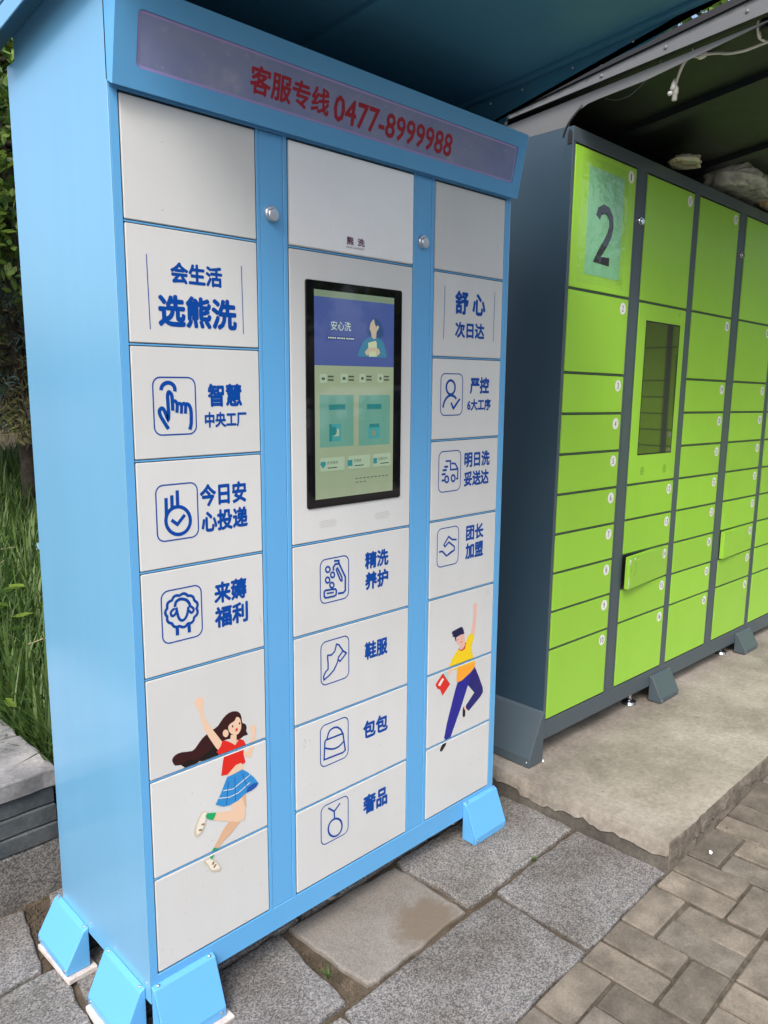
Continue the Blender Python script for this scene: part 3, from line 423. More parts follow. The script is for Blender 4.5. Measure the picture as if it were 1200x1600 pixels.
for (x, y, v) in far:
    hx, hy = (.0455, .0935) if v else (.0935, .0455); z = rnd.uniform(-.002, .001); c = .004
    vs = [(x-hx, y-hy, -.03), (x+hx, y-hy, -.03), (x+hx, y+hy, -.03), (x-hx, y+hy, -.03)]
    vs += [(a, b_, z-c) for a, b_, _ in vs]; vs += [(x+sx*(hx-c), y+sy*(hy-c), z) for sx, sy in ((-1, -1), (1, -1), (1, 1), (-1, 1))]
    fb.add(vs, [(4*j+i, 4*j+(i+1) % 4, 4*j+4+(i+1) % 4, 4*j+4+i) for j in (0, 1) for i in range(4)]+[(8, 9, 10, 11)])
tag(fb.build('paving_brick_field', M['brick'], pav), kind='stuff')

# grit and soil crumbs lying in the joints and wide gap
gr = MB()
def crumb(x, y, r, z=None):
    z = -.012 if z is None else z
    a = rnd.random()*6; vs = [(x+r*math.cos(a+i*2.09), y+r*math.sin(a+i*2.09), z) for i in range(3)]+[(x+r*.2, y, z+r*.9)]
    gr.add(vs, [(0, 1, 3), (1, 2, 3), (2, 0, 3)])
for i in range(900):
    t = rnd.random(); y = -.21+t*.28; w_ = .05-.02*t; crumb(.41-.035*(t)*0+rnd.uniform(-w_*.6, w_*.6)+(-.01 if t > .5 else 0), y, rnd.uniform(.0012, .005))
for i in range(700): crumb(rnd.uniform(-.3, 1.36), -.222+rnd.uniform(-.008, .008), rnd.uniform(.001, .003))
for i in range(500): crumb(rnd.uniform(.2, 3), -.531+rnd.uniform(-.006, .006), rnd.uniform(.001, .003))
for i in range(400): crumb(-.03+rnd.gauss(0, .035), rnd.uniform(.38, .69), rnd.uniform(.0015, .006))
for i in range(220): crumb(rnd.uniform(-.3, 1.5), rnd.uniform(-1.2, .2), rnd.uniform(.0007, .0018), .001)
tag(gr.build('grit', M['soil'], pav), kind='stuff')

# soil bank behind, rising to the trees
def hz(x, y): return .26+.04*max(0, y-1)+.02*math.sin(x*1.7)+.015*math.sin(y*2.3+x)
bk = MB(); nx, ny = 40, 40; vs = []; fs = []
for j in range(ny+1):
    for i in range(nx+1):
        x = -8+26*i/nx; y = .73+24*(j/ny)**1.6; vs.append((x, y, hz(x, y)))
for j in range(ny):
    for i in range(nx): a = j*(nx+1)+i; fs.append((a, a+1, a+nx+2, a+nx+1))
bk.add(vs, fs); bank = bk.build('soil_bank', M['soil'], smooth=True); tag(bank, kind='structure')
b = MB(); b.box(-8, 18, .70, .74, -.05, .27); tag(b.build('bank_edge', M['concrete_dark']), kind='structure')

# concrete plinth under the green lockers
cs_ = empty('concrete_slab', (0, 0, 0)); tag(cs_, kind='structure')
def wavy_block(name, x0, x1, y0, y1, z0, z1, mt, jit, step=.02, under=0.0, seed=1):
    """block with a wandering left and front edge; top finely undulating"""
    nx = int((x1-x0)/.022); ny = max(8, int((y1-y0)/.016)); vs = []; fs = []
    def ex(y, k): return noise.noise(Vector((y*7, seed, k*5)))*jit+noise.noise(Vector((y*31, seed+4, k*9)))*jit*.5
    xs = [x0+(x1-x0)*(i/nx)**1.5 for i in range(nx+1)]; ys = [y0+(y1-y0)*(j/ny)**1.3 for j in range(ny+1)]
    L = [(0, z0), (0, z0+(z1-z0)*.5), (1, z1-.006), (2, z1)]
    # top grid
    def P(i, j):
        x, y = xs[i], ys[j]
        if i == 0: x += ex(y, 0)
        if j == 0: y += ex(x, 1)
        z = z1+noise.noise(Vector((x*3, y*3, 2)))*.003+noise.noise(Vector((x*14, y*14, 5)))*.0009
        return x, y, z
    for j in range(ny+1):
        for i in range(nx+1): vs.append(P(i, j))
    for j in range(ny):
        for i in range(nx): a = j*(nx+1)+i; fs.append((a, a+1, a+nx+2, a+nx+1))
    bt = MB(); bt.add(vs, fs)
    # skirts: left side and front
    for side in (0, 1):
        n = ny if side == 0 else nx; ring = []; sm_ = 1 if len(mt if isinstance(mt, list) else [mt]) > 1 else 0
        for k in range(n+1):
            x, y, z = P(0, k) if side == 0 else P(k, 0); s = (y if side == 0 else x); col_ = []
            tb = .38+noise.noise(Vector((s*6, seed, side)))*.25+noise.noise(Vector((s*30, seed, side)))*.13
            for t in (0, .05, tb*.6, tb, tb+.03, tb*.5+.5, 1):
                o_ = .004*min(1, t*8)+(noise.noise(Vector((s*14, t*5, side+seed)))*.6+noise.noise(Vector((s*60, t*16, side+seed)))*.45)*jit*min(1, t*6)-(.004 if t > tb else 0); o_ *= min(1, k/2)
                col_.append((x-o_ if side == 0 else x, y-o_ if side == 1 else y, z+(z0-z)*t))
            ring.append(col_)
        v2 = [q for r_ in ring for q in r_]; f2 = []
        for k in range(n):
            for t in range(6): a = k*7+t; bt.add([v2[a], v2[a+1], v2[a+8], v2[a+7]], [(0, 1, 2, 3)], (2 if side else (1 if t > 2 else 0)) if sm_ else 0)
    o = link(name, None, None, cs_) if False else bt.build(name, mt, cs_, smooth=False)
    return o
wavy_block('slab_body', 1.360, 9.0, -.534, 1.2, .03, .165, [M['concrete'], M['concrete_dark'], M['concrete_edge']], .005, seed=8)

# stone seat wall on the left
wl = empty('stone_planter_wall', (-1.0, .9, .03)); wl_o = Vector((-1.0, .9, .03))
def stone(name, x0, x1, y0, y1, z0, z1, mt, seed, jit=.003, ch=.004):
    cs2 = [(x0-wl_o.x, y0-wl_o.y), (x1-wl_o.x, y0-wl_o.y), (x1-wl_o.x, y1-wl_o.y), (x0-wl_o.x, y1-wl_o.y)]
    return rough_slab(name, 0, 0, 0, 0, z1-wl_o.z, z1-z0, mt, wl, jit, .04, ch, cs2, seed)
for a, c in ((-1.9, -.9), (-.89, .10)): stone('kerb_stone', a, c, .690, 1.05, .0, .186, M['kerb_granite'], int(a*10)+40, .004, .008)
zc = [(.192, .238), (.244, .293), (.299, .346)]
for k, (z0, z1) in enumerate(zc):
    edges = [-1.9, -1.2+.1*k, -.45+.12*k, .086-.003*k]
    for a, c in zip(edges, edges[1:]): stone('slate_stone', a+.003, c, .688+.003*k, 1.04, z0, z1, M['slate'], k*7+int(a*9)+30)
for x0, x1, y0, y1 in ((-.56, .090, .684, .972), (-1.3, -.57, .684, 1.0), (-1.95, -1.31, .684, 1.0), (-.5, .088, .980, 1.32), (-.5, .086, 1.33, 1.7)):
    stone('coping_stone', x0, x1, y0, y1, .352, .403, M['coping'], int(x0*10+y0*20)+60, .004, .005)
b = MB(); b.box(-.45, .07, 1.05, 1.68, .0, .351); o = b.build('wall_core', M['slate'], wl); o.location = -wl_o
tag(wl, 'low wall of dark slate courses and pale coping on a granite kerb beside the blue locker', 'wall')

# ================================================================== BLUE LOCKER
W_, D_ = 1.2085, .4665
ZB, ZT = .1366, 2.155
bl = empty('blue_locker', (0, 0, 0))
tag(bl, 'tall light blue laundry locker with grey-white doors, a touch screen and a lettered sign', 'locker')
cbox('side_panel', 0, .0019, -.0004, D_, ZB, ZT, M['blue_side'], bl, .0006)
cbox('side_panel', W_-.0019, W_, -.0004, D_, ZB, ZT, M['blue_side'], bl, .0006)
cbox('back_panel', .002, W_-.002, D_-.002, D_, ZB, ZT, M['blue'], bl, .0006)
cbox('top_panel', .002, W_-.002, .002, D_-.0025, ZT-.004, ZT-.002, M['blue'], bl, 0)
cbox('base_panel', .002, W_-.002, .002, D_-.0025, ZB, ZB+.002, M['blue'], bl, 0)
cbox('cavity_shade_sheet', .02, W_-.02, .030, .032, ZB+.05, ZT-.05, M['black'], bl, 0)  # black sheet added to paint the shade inside the cabinet
for _x0, _x1 in ((.0215, .3183), (.4047, .8013), (.8855, 1.1823)): cbox('gap_shade_sheet', _x0, _x1, .0028, .0040, .2010, 1.9990, M['black'], bl, 0)  # black sheets added behind the doors to paint the shade in the gaps
XA, XB, XC, XD, XE, XG = .0207, .3191, .4039, .8021, .8847, 1.1831
cbox('front_rail', .0022, W_-.0022, 0, .03, ZB, .1985, M['blue'], bl, .001)
cbox('front_rail', .0022, W_-.0022, 0, .03, 2.0015, ZT-.006, M['blue'], bl, .001)
cbox('stile', .0021, XA-.0012, 0-.0002, .028, .1988, 2.0013, M['blue'], bl, .001)
cbox('stile', XG+.0014, W_-.0021, 0-.0002, .028, .1988, 2.0013, M['blue'], bl, .001)
for a, c in ((XB, XC), (XD, XE)):
    s_ = c-a
    cbox('stile', a+.0016, a+.0105, 0, .028, .1988, 2.0013, M['blue'], bl, .0008)
    cbox('lock_panel', a+.0117, c-.0137, .0008, .026, .2, 2.0, M['blue'], bl, .0008)
    cbox('stile', c-.0125, c-.0016, 0, .028, .1988, 2.0013, M['blue'], bl, .0008)
exec_z = [2.0-.225*i for i in range(9)]
# shelves seen as thin blue strips between doors
zs2 = [2.0, 1.7755, 1.1, .875, .65, .425, .2]
for (a, c, zz) in ((XA, XB, exec_z), (XC, XD, zs2), (XE, XG, exec_z)):
    for z in zz[1:-1]: cbox('shelf_edge', a-.0005, c+.0005, .0006, .027, z-.0016, z+.0016, M['blue'], bl, .0005)
def door(a, c, z1, z0, mt=None, lab=None, y=-.0008):
    d = cbox('door', a+.0012, c-.0012, y, .018, z0+.0034, z1-.0034, mt or M['white'], bl, .0014, seg=2)
    if lab: d['label'] = lab
    return d
doors = {}
def zr(k, i): return (exec_z[i], exec_z[i+1]) if k in 'ac' else (zs2[i], zs2[i+1])
for k, a, c, n in (('a', XA, XB, 8), ('b', XC, XD, 6), ('c', XE, XG, 8)):
    for i in range(n): doors[k+str(i)] = door(a, c, *zr(k, i), mt=None)
lab = {'a0': 'plain door at the top of the left column', 'a1': 'door lettered in two lines between thin blue bars', 'a2': 'door with pointing hand icon', 'a3': 'door with round tick icon', 'a4': 'door with sheep icon',
       'a5': 'door with the upper part of the girl drawing', 'a6': 'door with the skirt and legs of the girl drawing', 'a7': 'bottom left door with scuffs', 'b0': 'door under a glossy film', 'b1': 'tall door holding the touch screen',
       'b2': 'door with detergent bottle icon', 'b3': 'door with high-heeled shoe icon', 'b4': 'door with backpack icon', 'b5': 'door with ring icon', 'c0': 'plain door at the top of the right column',
       'c1': 'door lettered in two lines between thin bars', 'c2': 'door with person and tick icon', 'c3': 'door with van icon', 'c4': 'door with handshake icon', 'c5': 'door with the upper part of the man drawing',
       'c6': 'door with the legs of the man drawing', 'c7': 'bottom right door'}
for k, v in lab.items(): doors[k]['label'] = v
cbox('film', XC+.002, XD-.002, -.0013, -.0009, 1.782, 1.9955, M['film'], doors['b0'], 0)

def print_mesh(items, clip=None, y0=-.0011, fn=None):
    fn = fn or (lambda x, y, z: (x, y, z)); mb = MB(); mats = []; k = 0
    def mi(mt):
        if mt not in mats: mats.append(mt)
        return mats.index(mt)
    for it in items:
        k += 1; y = y0-k*.00005
        if it[0] == 'S':
            vs, fs = stroke([(a*1e-4, c*1e-4) for a, c in it[3]], it[1]*1.3e-4, it[2]); mb.add([fn(x, y, z) for x, z in vs], fs, mi(M['ink']))
        elif it[0] == 'B':
            vs, fs = stroke(rrect(*(q*1e-4 for q in it[1:5]), .0165), .0029, True); mb.add([fn(x, y, z) for x, z in vs], fs, mi(M['ink']))
        elif it[0] == 'T':
            _, t, x0, z0, x1, z1, bold = it[:7]; mt = it[7] if len(it) > 7 else M['ink']
            vs, fs = text_geo(t, .041 if bold == 1 else (bold if bold else 0.0))
            mb.add([fn(1e-4*(x0+(x1-x0)*a), y-e_, 1e-4*(z0+(z1-z0)*c)) for a, c, e_ in vs], fs, mi(mt)); k += 1
        elif it[0] == 'P':
            pl = [(a*1e-4, c*1e-4) for a, c in it[2]]
            if clip:
                pl = clipz(pl, clip[0], True)
                if len(pl) > 2: pl = clipz(pl, clip[1], False)
                if len(pl) < 3: continue
            try: tr = tess(pl)
            except Exception: continue
            if tr: mb.add([fn(x, y, z) for x, z in pl], tr, mi(it[1] if isinstance(it[1], bpy.types.Material) else pmat(it[1])))
    me = bpy.data.meshes.new('print'); me.from_pydata(mb.v, [], mb.f); me.polygons.foreach_set('material_index', mb.mi)
    for x in mats: me.materials.append(x)
    return me
M['ink_plum'] = flat('plum_print', (.10, .03, .09), .3)
for k, its in PR.items():
    if k in ('w', 'm', 's', 's2'): continue
    fr = [i for i in its if i[0] in 'SB']; tx = [i for i in its if i[0] == 'T']
    if k == 'b0':
        tx = [(*i[:7], M['ink_plum']) for i in tx]
        link('lettering', print_mesh(tx, y0=-.0014), None, doors[k]); continue
    if any(i[0] == 'B' for i in fr): link('icon', print_mesh(fr), None, doors[k])
    else:
        for i in fr: link('line_mark', print_mesh([i]), None, doors[k])
    if tx: link('lettering', print_mesh(tx), None, doors[k])
for key, ds, c in (('w', ('a5', 'a6', 'a7'), 'drawing'), ('m', ('c5', 'c6', 'c7'), 'drawing')):
    for d in ds:
        z1, z0 = zr(d[0], int(d[1])); me = print_mesh(PR[key], (z0+.005, z1-.005)); link('drawing', me, None, doors[d])

# scuffs and dirt marks on doors
def mark(d, mt, strokes_, y=-.00095):
    mb = MB()
    for pts, w1 in strokes_:
        vs, fs = stroke(pts, w1, False); mb.add([(x, y, z) for x, z in vs], fs)
    me = bpy.data.meshes.new('scuff'); me.from_pydata(mb.v, [], mb.f); link('scuff', me, mt, d)
M['scuffc'] = flat('grey_scuff', (.36, .35, .33), .6); M['dirtc'] = flat('dark_speck', (.13, .12, .10), .8)
mark(doors['b4'], M['scuffc'], [([(.432, .610), (.437, .603), (.436, .597)], .0012), ([(.447, .603), (.452, .599)], .0011), ([(.430, .596), (.4335, .588)], .0012)])
mark(doors['c5'], M['scuffc'], [([(1.149, .858), (1.152, .852)], .0011), ([(1.156, .852), (1.162, .847)], .0011), ([(1.148, .850), (1.152, .845)], .001)])
mark(doors['c4'], M['scuffc'], [([(1.02, .922), (1.024, .921)], .0014), ([(1.03, .921), (1.033, .920)], .001)])
mark(doors['a4'], M['scuffc'], [([(.306, .955), (.309, .945), (.310, .938)], .0009)])
for dk, n in (('a7', 42), ('b5', 26), ('c7', 20), ('a6', 16), ('b4', 14), ('c4', 8), ('a0', 6)):
    z1, z0 = zr(dk[0], int(dk[1])); a, c = {'a': (XA, XB), 'b': (XC, XD), 'c': (XE, XG)}[dk[0]]; L = []
    for i in range(n):
        x = rnd.uniform(a+.01, c-.01); z = z0+.01+(z1-z0-.02)*rnd.random()**1.4; s = rnd.uniform(.0004, .0013)
        L.append(([(x, z), (x+s*rnd.uniform(.5, 2), z+s*rnd.uniform(-1, 1))], s))
    mark(doors[dk], M['dirtc'], L)

# touch screen
def B4(t): return [q*1e-4 for q in t]
bx = B4(GB['bezel']); dx = B4(GB['display']); b1 = doors['b1']
sb = MB(); sb.prism(rrect(bx[0], bx[1], bx[2], bx[3], .006), -.0040, .004, lambda u, v, t: (u, t, v)); bez = sb.build('touch_screen', M['bezel'], b1, .0008)
# pane elements: flat lit picture behind the glossy surface
items = []
def q(c, x0, z0, x1, z1): items.append(('P', smat(c), [(x0*1e4, z0*1e4), (x1*1e4, z0*1e4), (x1*1e4, z1*1e4), (x0*1e4, z1*1e4)]))
q('body', dx[0], dx[1], dx[2], dx[3])
bn = B4(GB['banner']); q('banner', dx[0], bn[1], dx[2], bn[3]); q('bar', dx[0], bn[3], dx[2], dx[3])
for n in ('card1', 'card2'): q('card', *B4(GB[n]))
for n in ('cb1', 'cb2'): q('card_dark', *B4(GB[n]))
mc = B4(GB['mach']); q('mach', *mc); q('card_dark', mc[0], mc[1], mc[0]+.009, mc[3]); q('light', mc[0]+.013, mc[1]+.012, mc[2]-.006, mc[3]-.012)
bg_ = B4(GB['bag']); q('mach', bg_[0], bg_[1], bg_[2], bg_[3]-.006); q('card_dark', bg_[0]+.003, bg_[3]-.009, bg_[2]-.003, bg_[3])
tg = B4(GB['tag']); q('tag', *tg)
for i in range(12): x = tg[0]+.004+i*.0066+(i//4)*.002; q('txtw', x, tg[1]+.003, x+.0045, tg[3]-.003)
for n in ('ic1', 'ic2', 'ic3', 'ic4'):
    a = B4(GB[n]); q('light', *a); q('txt', a[0]+.006, a[1]+.007, a[2]-.006, a[3]-.008)
    for r_ in range(2): q('txt', a[2]+.003, a[1]+.005+r_*.008, min(a[2]+.021, dx[2]-.002), a[1]+.009+r_*.008)
for x0, x1 in ((.4860, .5620), (.5760, .6480), (.6590, .7220)): q('light', x0, 1.271, x1, 1.303)
for i in range(3): q('txt', .508+i*.088, 1.277, .538+i*.088, 1.2795)
for i in range(9): q('txt', .598+i*.013, 1.2450, .607+i*.013, 1.2470)
for i in range(3): q('txt', .598+i*.013, 1.2360, .607+i*.013, 1.2378)
items.append(('P', smat('card_dark'), [((.527+.010*math.cos(t*.52))*1e4, (1.366+.011*math.sin(t*.52))*1e4) for t in range(12)]))
items.append(('P', smat('bar'), [((.660+.008*math.cos(t*.52))*1e4, (1.356+.008*math.sin(t*.52))*1e4) for t in range(12)]))
for it in PR['s']+PR['s2']:
    if it[0] == 'P': items.append(('P', smat(it[1]), it[2]))
    else: items.append((*it[:6], 0, smat('txtw') if it in PR['s'] else smat('txt')))
link('display', print_mesh(items, y0=-.0041), None, b1)
sp = MB()
for (x0, z0, x1, z1) in (B4(GB['spk1']), B4(GB['spk2'])):
    cz = (z0+z1)/2; cx = (x0+x1)/2
    for r_ in range(5):
        for c_ in range(11-(r_ % 2)):
            x = cx+(c_-5+(.5 if r_ % 2 else 0))*.0052; z = cz+(r_-2)*.0038
            if abs(c_-5) == 5 and r_ in (0, 4): continue
            sp.add([(x+.0009*math.cos(t*1.047), -.00092, z+.0009*math.sin(t*1.047)) for t in range(6)], [tuple(range(6))])
tag(link('speaker_holes', sp.mesh('speaker_holes'), M['black'], b1), kind='stuff')
# locks
def lock(parent, x, z, mt, mt2, r=.0135, y0=0.0, name='lock'):
    b = MB(); b.lathe([(r, 0), (r, .006), (r*.9, .0085), (r*.82, .0088)], lambda u, v, h: (x+u, y0-h, z+v), 28)
    o = b.build(name, mt, parent, smooth=False)
    b = MB(); b.lathe([(r*.80, .0085), (r*.80, .0145), (r*.70, .0160), (.0001, .0162)], lambda u, v, h: (x+u*1.0-.001, y0-h, z+v-.0035), 28)
    b.build('lock_cap', mt2, o); return o
M['knob'] = flat('brushed_lock_face', (.62, .63, .65), .32, .85)
for nm in ('lock1', 'lock2'): lock(bl, GB[nm][0], GB[nm][1], M['knob'], M['knob'], .0165, .0008)

# sign box above the doors: wedge leaning forward
sg = MB(); prof = [(.0, 2.0105), (-.0205, 2.0015), (-.0530, 2.166), (.0, 2.172)]
def sgn(x, t, v):    # point on the sign's sloping face; v = height along face, t = outward offset
    a = Vector((0, -.0205, 2.0015)); c = Vector((0, -.0530, 2.166)); d = (c-a).normalized(); n_ = Vector((0, -d.z, d.y))
    p = a+d*v+n_*t; return (x, p.y, p.z)
SX0, SX1 = .0, 1.2115
H = .1677
bt = MB(); bt.prism(prof, SX0, SX1, lambda u, v, t: (t, u+.004 if u < -.001 else u, v)); sign = bt.build('sign_box', M['blue'], bl, .001)
out = [(SX0, 0), (SX1, 0), (SX1, H), (SX0, H)]; inn = rrect(.0435, .036, 1.1760, .1300, .010)[::-1]
fr = plate_hole(out, inn, 0, .004); fr.v = [sgn(x, -y, z) for x, y, z in fr.v]
fr.build('sign_frame', M['sign_blue'] if 'sign_blue' in M else M['blue'], sign)
mA, ntA, bA = newmat('lavender_acrylic'); vA = coords(ntA)
fA = ramp(ntA, noise_tex(ntA, vA, 9, 6, .7), [(.35, (.19, .24, .46)), (.62, (.25, .29, .48)), (.8, (.36, .39, .50))]); ntA.links.new(fA.outputs[0], bA.inputs['Base Color'])
rA = ramp(ntA, noise_tex(ntA, vA, 30, 6, .7), [(.3, (.10,)*3), (.7, (.30,)*3)]); ntA.links.new(rA.outputs[0], bA.inputs['Roughness']); M['acrylic'] = mA
bA.inputs['Coat Weight'].default_value = .4
ac = MB(); p_ = rrect(.0430, .0355, 1.1765, .1305, .010); ac.add([sgn(x, -.0030, z) for x, z in p_], [tuple(range(len(p_)))]); acr = ac.build('sign_panel', M['acrylic'], sign)
M['lav'] = flat('violet_border', (.36, .30, .62), .3)  # plain lavender colour of the sign panel's border
vs, fs = stroke(rrect(.0465, .039, 1.173, .127, .008), .005, True); me = bpy.data.meshes.new('edge_strip'); me.from_pydata([sgn(x, -.00285, z) for x, z in vs], [], fs); link('edge_strip', me, M['lav'], sign)
M['signred'] = flat('dark_red_sign_print', (.32, .012, .03), .3)
its = [('T', '客服专线', 2870, 545, 4960, 1075, .028, M['signred']), ('T', '0477-8999988', 5085, 510, 9080, 1050, .02, M['signred'])]
link('lettering', print_mesh(its, y0=.0027, fn=lambda x, y, z: sgn(x, -y, z)), None, sign)
# cheek slit on the left end of the sign
cbox('trim', -.0012, .0, -.0015, -.0002, 2.012, 2.150, M['black'], bl, 0)

# canopy
def zc_(y, base=2.296): return base+.095*(.116-y)         # ceiling height
def slab_y(x0, x1, y0, y1, f0, f1, mt, name, parent, bevel=.0005):
    b = MB(); b.add([(x0, y0, f0(y0)), (x1, y0, f0(y0)), (x1, y1, f0(y1)), (x0, y1, f0(y1)), (x0, y0, f1(y0)), (x1, y0, f1(y0)), (x1, y1, f1(y1)), (x0, y1, f1(y1))],
                    [(0,3,2,1),(4,5,6,7),(0,1,5,4),(1,2,6,5),(2,3,7,6),(3,0,4,7)]); return b.build(name, mt, parent, bevel)
M['canopy_in'] = paint('canopy_shaded_blue', (.048, .195, .32), .42, .05, .06, (.1, .2, .25), wav=.12)  # locker blue darkened, shade under the canopy put into the colour
YF, YB = -.74, .56
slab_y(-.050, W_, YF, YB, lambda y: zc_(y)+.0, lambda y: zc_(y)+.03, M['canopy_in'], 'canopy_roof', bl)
slab_y(-.052, W_+.002, YF-.002, YB+.002, lambda y: zc_(y)+.0305, lambda y: zc_(y)+.036, M['blue'], 'canopy_skin', bl)
def zl(y): return 2.203+.105*(.421-y)                   # edge channel underside
for (x0, x1) in ((-.052, -.0490),):
    slab_y(x0, x1, YF, YB, lambda y: zl(y)-.029, lambda y: zl(y)+.010, M['blue_side'], 'canopy_lip', bl)
for (x0, x1) in ((-.0488, .0),):
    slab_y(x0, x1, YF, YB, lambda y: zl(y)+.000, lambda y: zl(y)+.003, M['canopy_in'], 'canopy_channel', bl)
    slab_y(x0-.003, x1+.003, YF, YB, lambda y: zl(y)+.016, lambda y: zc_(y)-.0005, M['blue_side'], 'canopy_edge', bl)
lowR = [(-.74, 2.400), (-.563, 2.351), (-.481, 2.327), (-.400, 2.306), (-.235, 2.285), (-.10, 2.262), (.005, 2.243), (.020, 2.230), (.026, 2.1545)]
low = [(-.74, 2.385), (-.567, 2.345), (-.484, 2.320), (-.30, 2.272), (-.12, 2.232), (-.065, 2.212), (-.035, 2.185), (-.022, 2.172), (-.0, 2.1555)]
lowp = [(y, z) for y, z in low]+[(.425, 2.1545)]
top = [(.425, 2.1545+.055), (-.74, zc_(-.74)-.001)]
for x0, x1 in ((.001, .003), (W_-.003, W_-.001)):
    poly = lowp+[(.425, zl(.425)+.001)]+[(-.74, zc_(-.74)-.001)] if x0 < .5 else lowR+[(.425, 2.1545), (.425, zc_(.425)-.001), (-.74, zc_(-.74)-.001)]
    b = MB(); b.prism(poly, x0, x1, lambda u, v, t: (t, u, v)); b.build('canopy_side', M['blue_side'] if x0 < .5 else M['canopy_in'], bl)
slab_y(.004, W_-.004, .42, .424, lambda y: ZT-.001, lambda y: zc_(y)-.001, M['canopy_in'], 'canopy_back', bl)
for xc, w1 in ((.62, .05), (.03, .02), (W_-.018, .022)):
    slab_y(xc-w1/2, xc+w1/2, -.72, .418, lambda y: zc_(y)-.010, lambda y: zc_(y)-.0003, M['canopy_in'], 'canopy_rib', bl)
for y in (.08, -.03, -.19, -.36, -.53, -.68):
    b = MB(); b.lathe([(.0035, 0), (.0035, .002), (.002, .0035)], lambda u, v, h, y=y: (W_-.0035-h, y+u, zc_(y)-.022+v), 8); b.build('screw', M['screw'], bl)
b = MB(); b.lathe([(.0055, 0), (.0055, .0005)], lambda u, v, h: (W_-.0035-h, .023+u, 2.212+v), 10); b.build('bolt_hole', M['tag_white'], bl)

# stabiliser feet bolted along the base
def foot(parent, loc, rz, w1, ztop, zbot, depth, mt, mts, name='foot', slant=.45, blk=0):
    """local: x along the cabinet face, -y outward"""
    T = ztop-zbot
    prof = [(0, zbot), (-depth, zbot), (-depth, zbot+T*.17), (-.013, ztop-.006), (0, ztop)]
    b = MB(); b.prism(prof, -w1/2, w1/2, lambda u, v, t: (t, u, v)); o = b.build(name, mt, parent, .0016); o.location = loc; o.rotation_euler = (0, 0, rz)
    for sx in (-1, 1):
        s = MB(); s.lathe([(.0042, 0), (.0040, .0016), (.0022, .0030)], lambda u, v, h, sx=sx: (sx*(w1/2-.013)+u, -.0070+v*.85, ztop-.0025+h*.9-v*0+.0008), 10); s.build('screw', mts, o)
        s = MB(); s.lathe([(.0040, 0), (.0038, .0016), (.002, .0028)], lambda u, v, h, sx=sx: (sx*(w1/2-.012)+u, -depth-h, zbot+T*.09+v), 10); s.build('screw', mts, o)
    # folded seam on the side cheek
    e = MB(); e.box(-w1/2-.0010, -w1/2-.0001, -depth+.004, -depth+.0052, zbot+.004, zbot+T*.22)
    e.add([(-w1/2-.0009, -.016, ztop-.02), (-w1/2-.0009, -.0172, ztop-.02), (-w1/2-.0009, -depth+.0042, zbot+T*.22), (-w1/2-.0009, -depth+.0054, zbot+T*.22)], [(0, 1, 2, 3)])
    e.build('seam', M['blue_dark'] if parent is bl else mt, o)
    return o
M['blue_dark'] = flat('seam_shadow_gap', (.03, .12, .25), .6)
foot(bl, (1.138, -.0003, 0), 0, .156, .190, gz(1.138)+.001, .053, M['blue'], M['screw'])
foot(bl, (.079, -.0003, 0), 0, .154, .181, .047, .053, M['blue'], M['screw'])
foot(bl, (-.0003, .112, 0), -math.pi/2, .178, .165, .047, .056, M['blue'], M['screw'])
foot(bl, (-.0003, .402, 0), -math.pi/2, .178, .152, .047, .060, M['blue'], M['screw'])
foot(bl, (.085, D_+.0003, 0), math.pi, .15, .150, .047, .055, M['blue'], M['screw'])
foot(bl, (1.1, D_+.0003, 0), math.pi, .15, .170, .066, .055, M['blue'], M['screw'])
lv = MB()
for x, y in ((.10, .08), (.10, .40), (1.12, .09), (1.12, .40), (.6, .1)):
    lv.lathe([(.024, gz(x)), (.022, gz(x)+.008), (.010, gz(x)+.014), (.006, gz(x)+.018), (.006, ZB+.001)], lambda u, v, h, x=x, y=y: (x+u, y+v, h), 14)
lv.build('levelling_feet', M['screw'], bl)
M['foam'] = mineral('weathered_white_board', (.42, .39, .38), (.55, .51, .50), (.68, .65, .63), 20, 120, .85, .4, .002, .1)
for k, (x0, x1, y0, y1, rz, lb) in enumerate(((.020, .168, -.070, -.004, .05, 'pale packing block under the front left foot of the blue locker'),
        (-.070, -.004, .034, .196, -.07, 'pale packing block under the near side foot of the blue locker'), (-.064, .01, .300, .480, .03, 'thin pale board under the rear side foot of the blue locker'))):
    cx, cy = (x0+x1)/2, (y0+y1)/2
    o = cbox('packing_block', x0-cx, x1-cx, y0-cy, y1-cy, gz(cx)-.002, .0465, M['foam'], None, .0015); o.location = (cx, cy, 0); o.rotation_euler = (0, 0, rz)
    tag(o, lb, 'block', 'pale blocks under the blue locker feet')

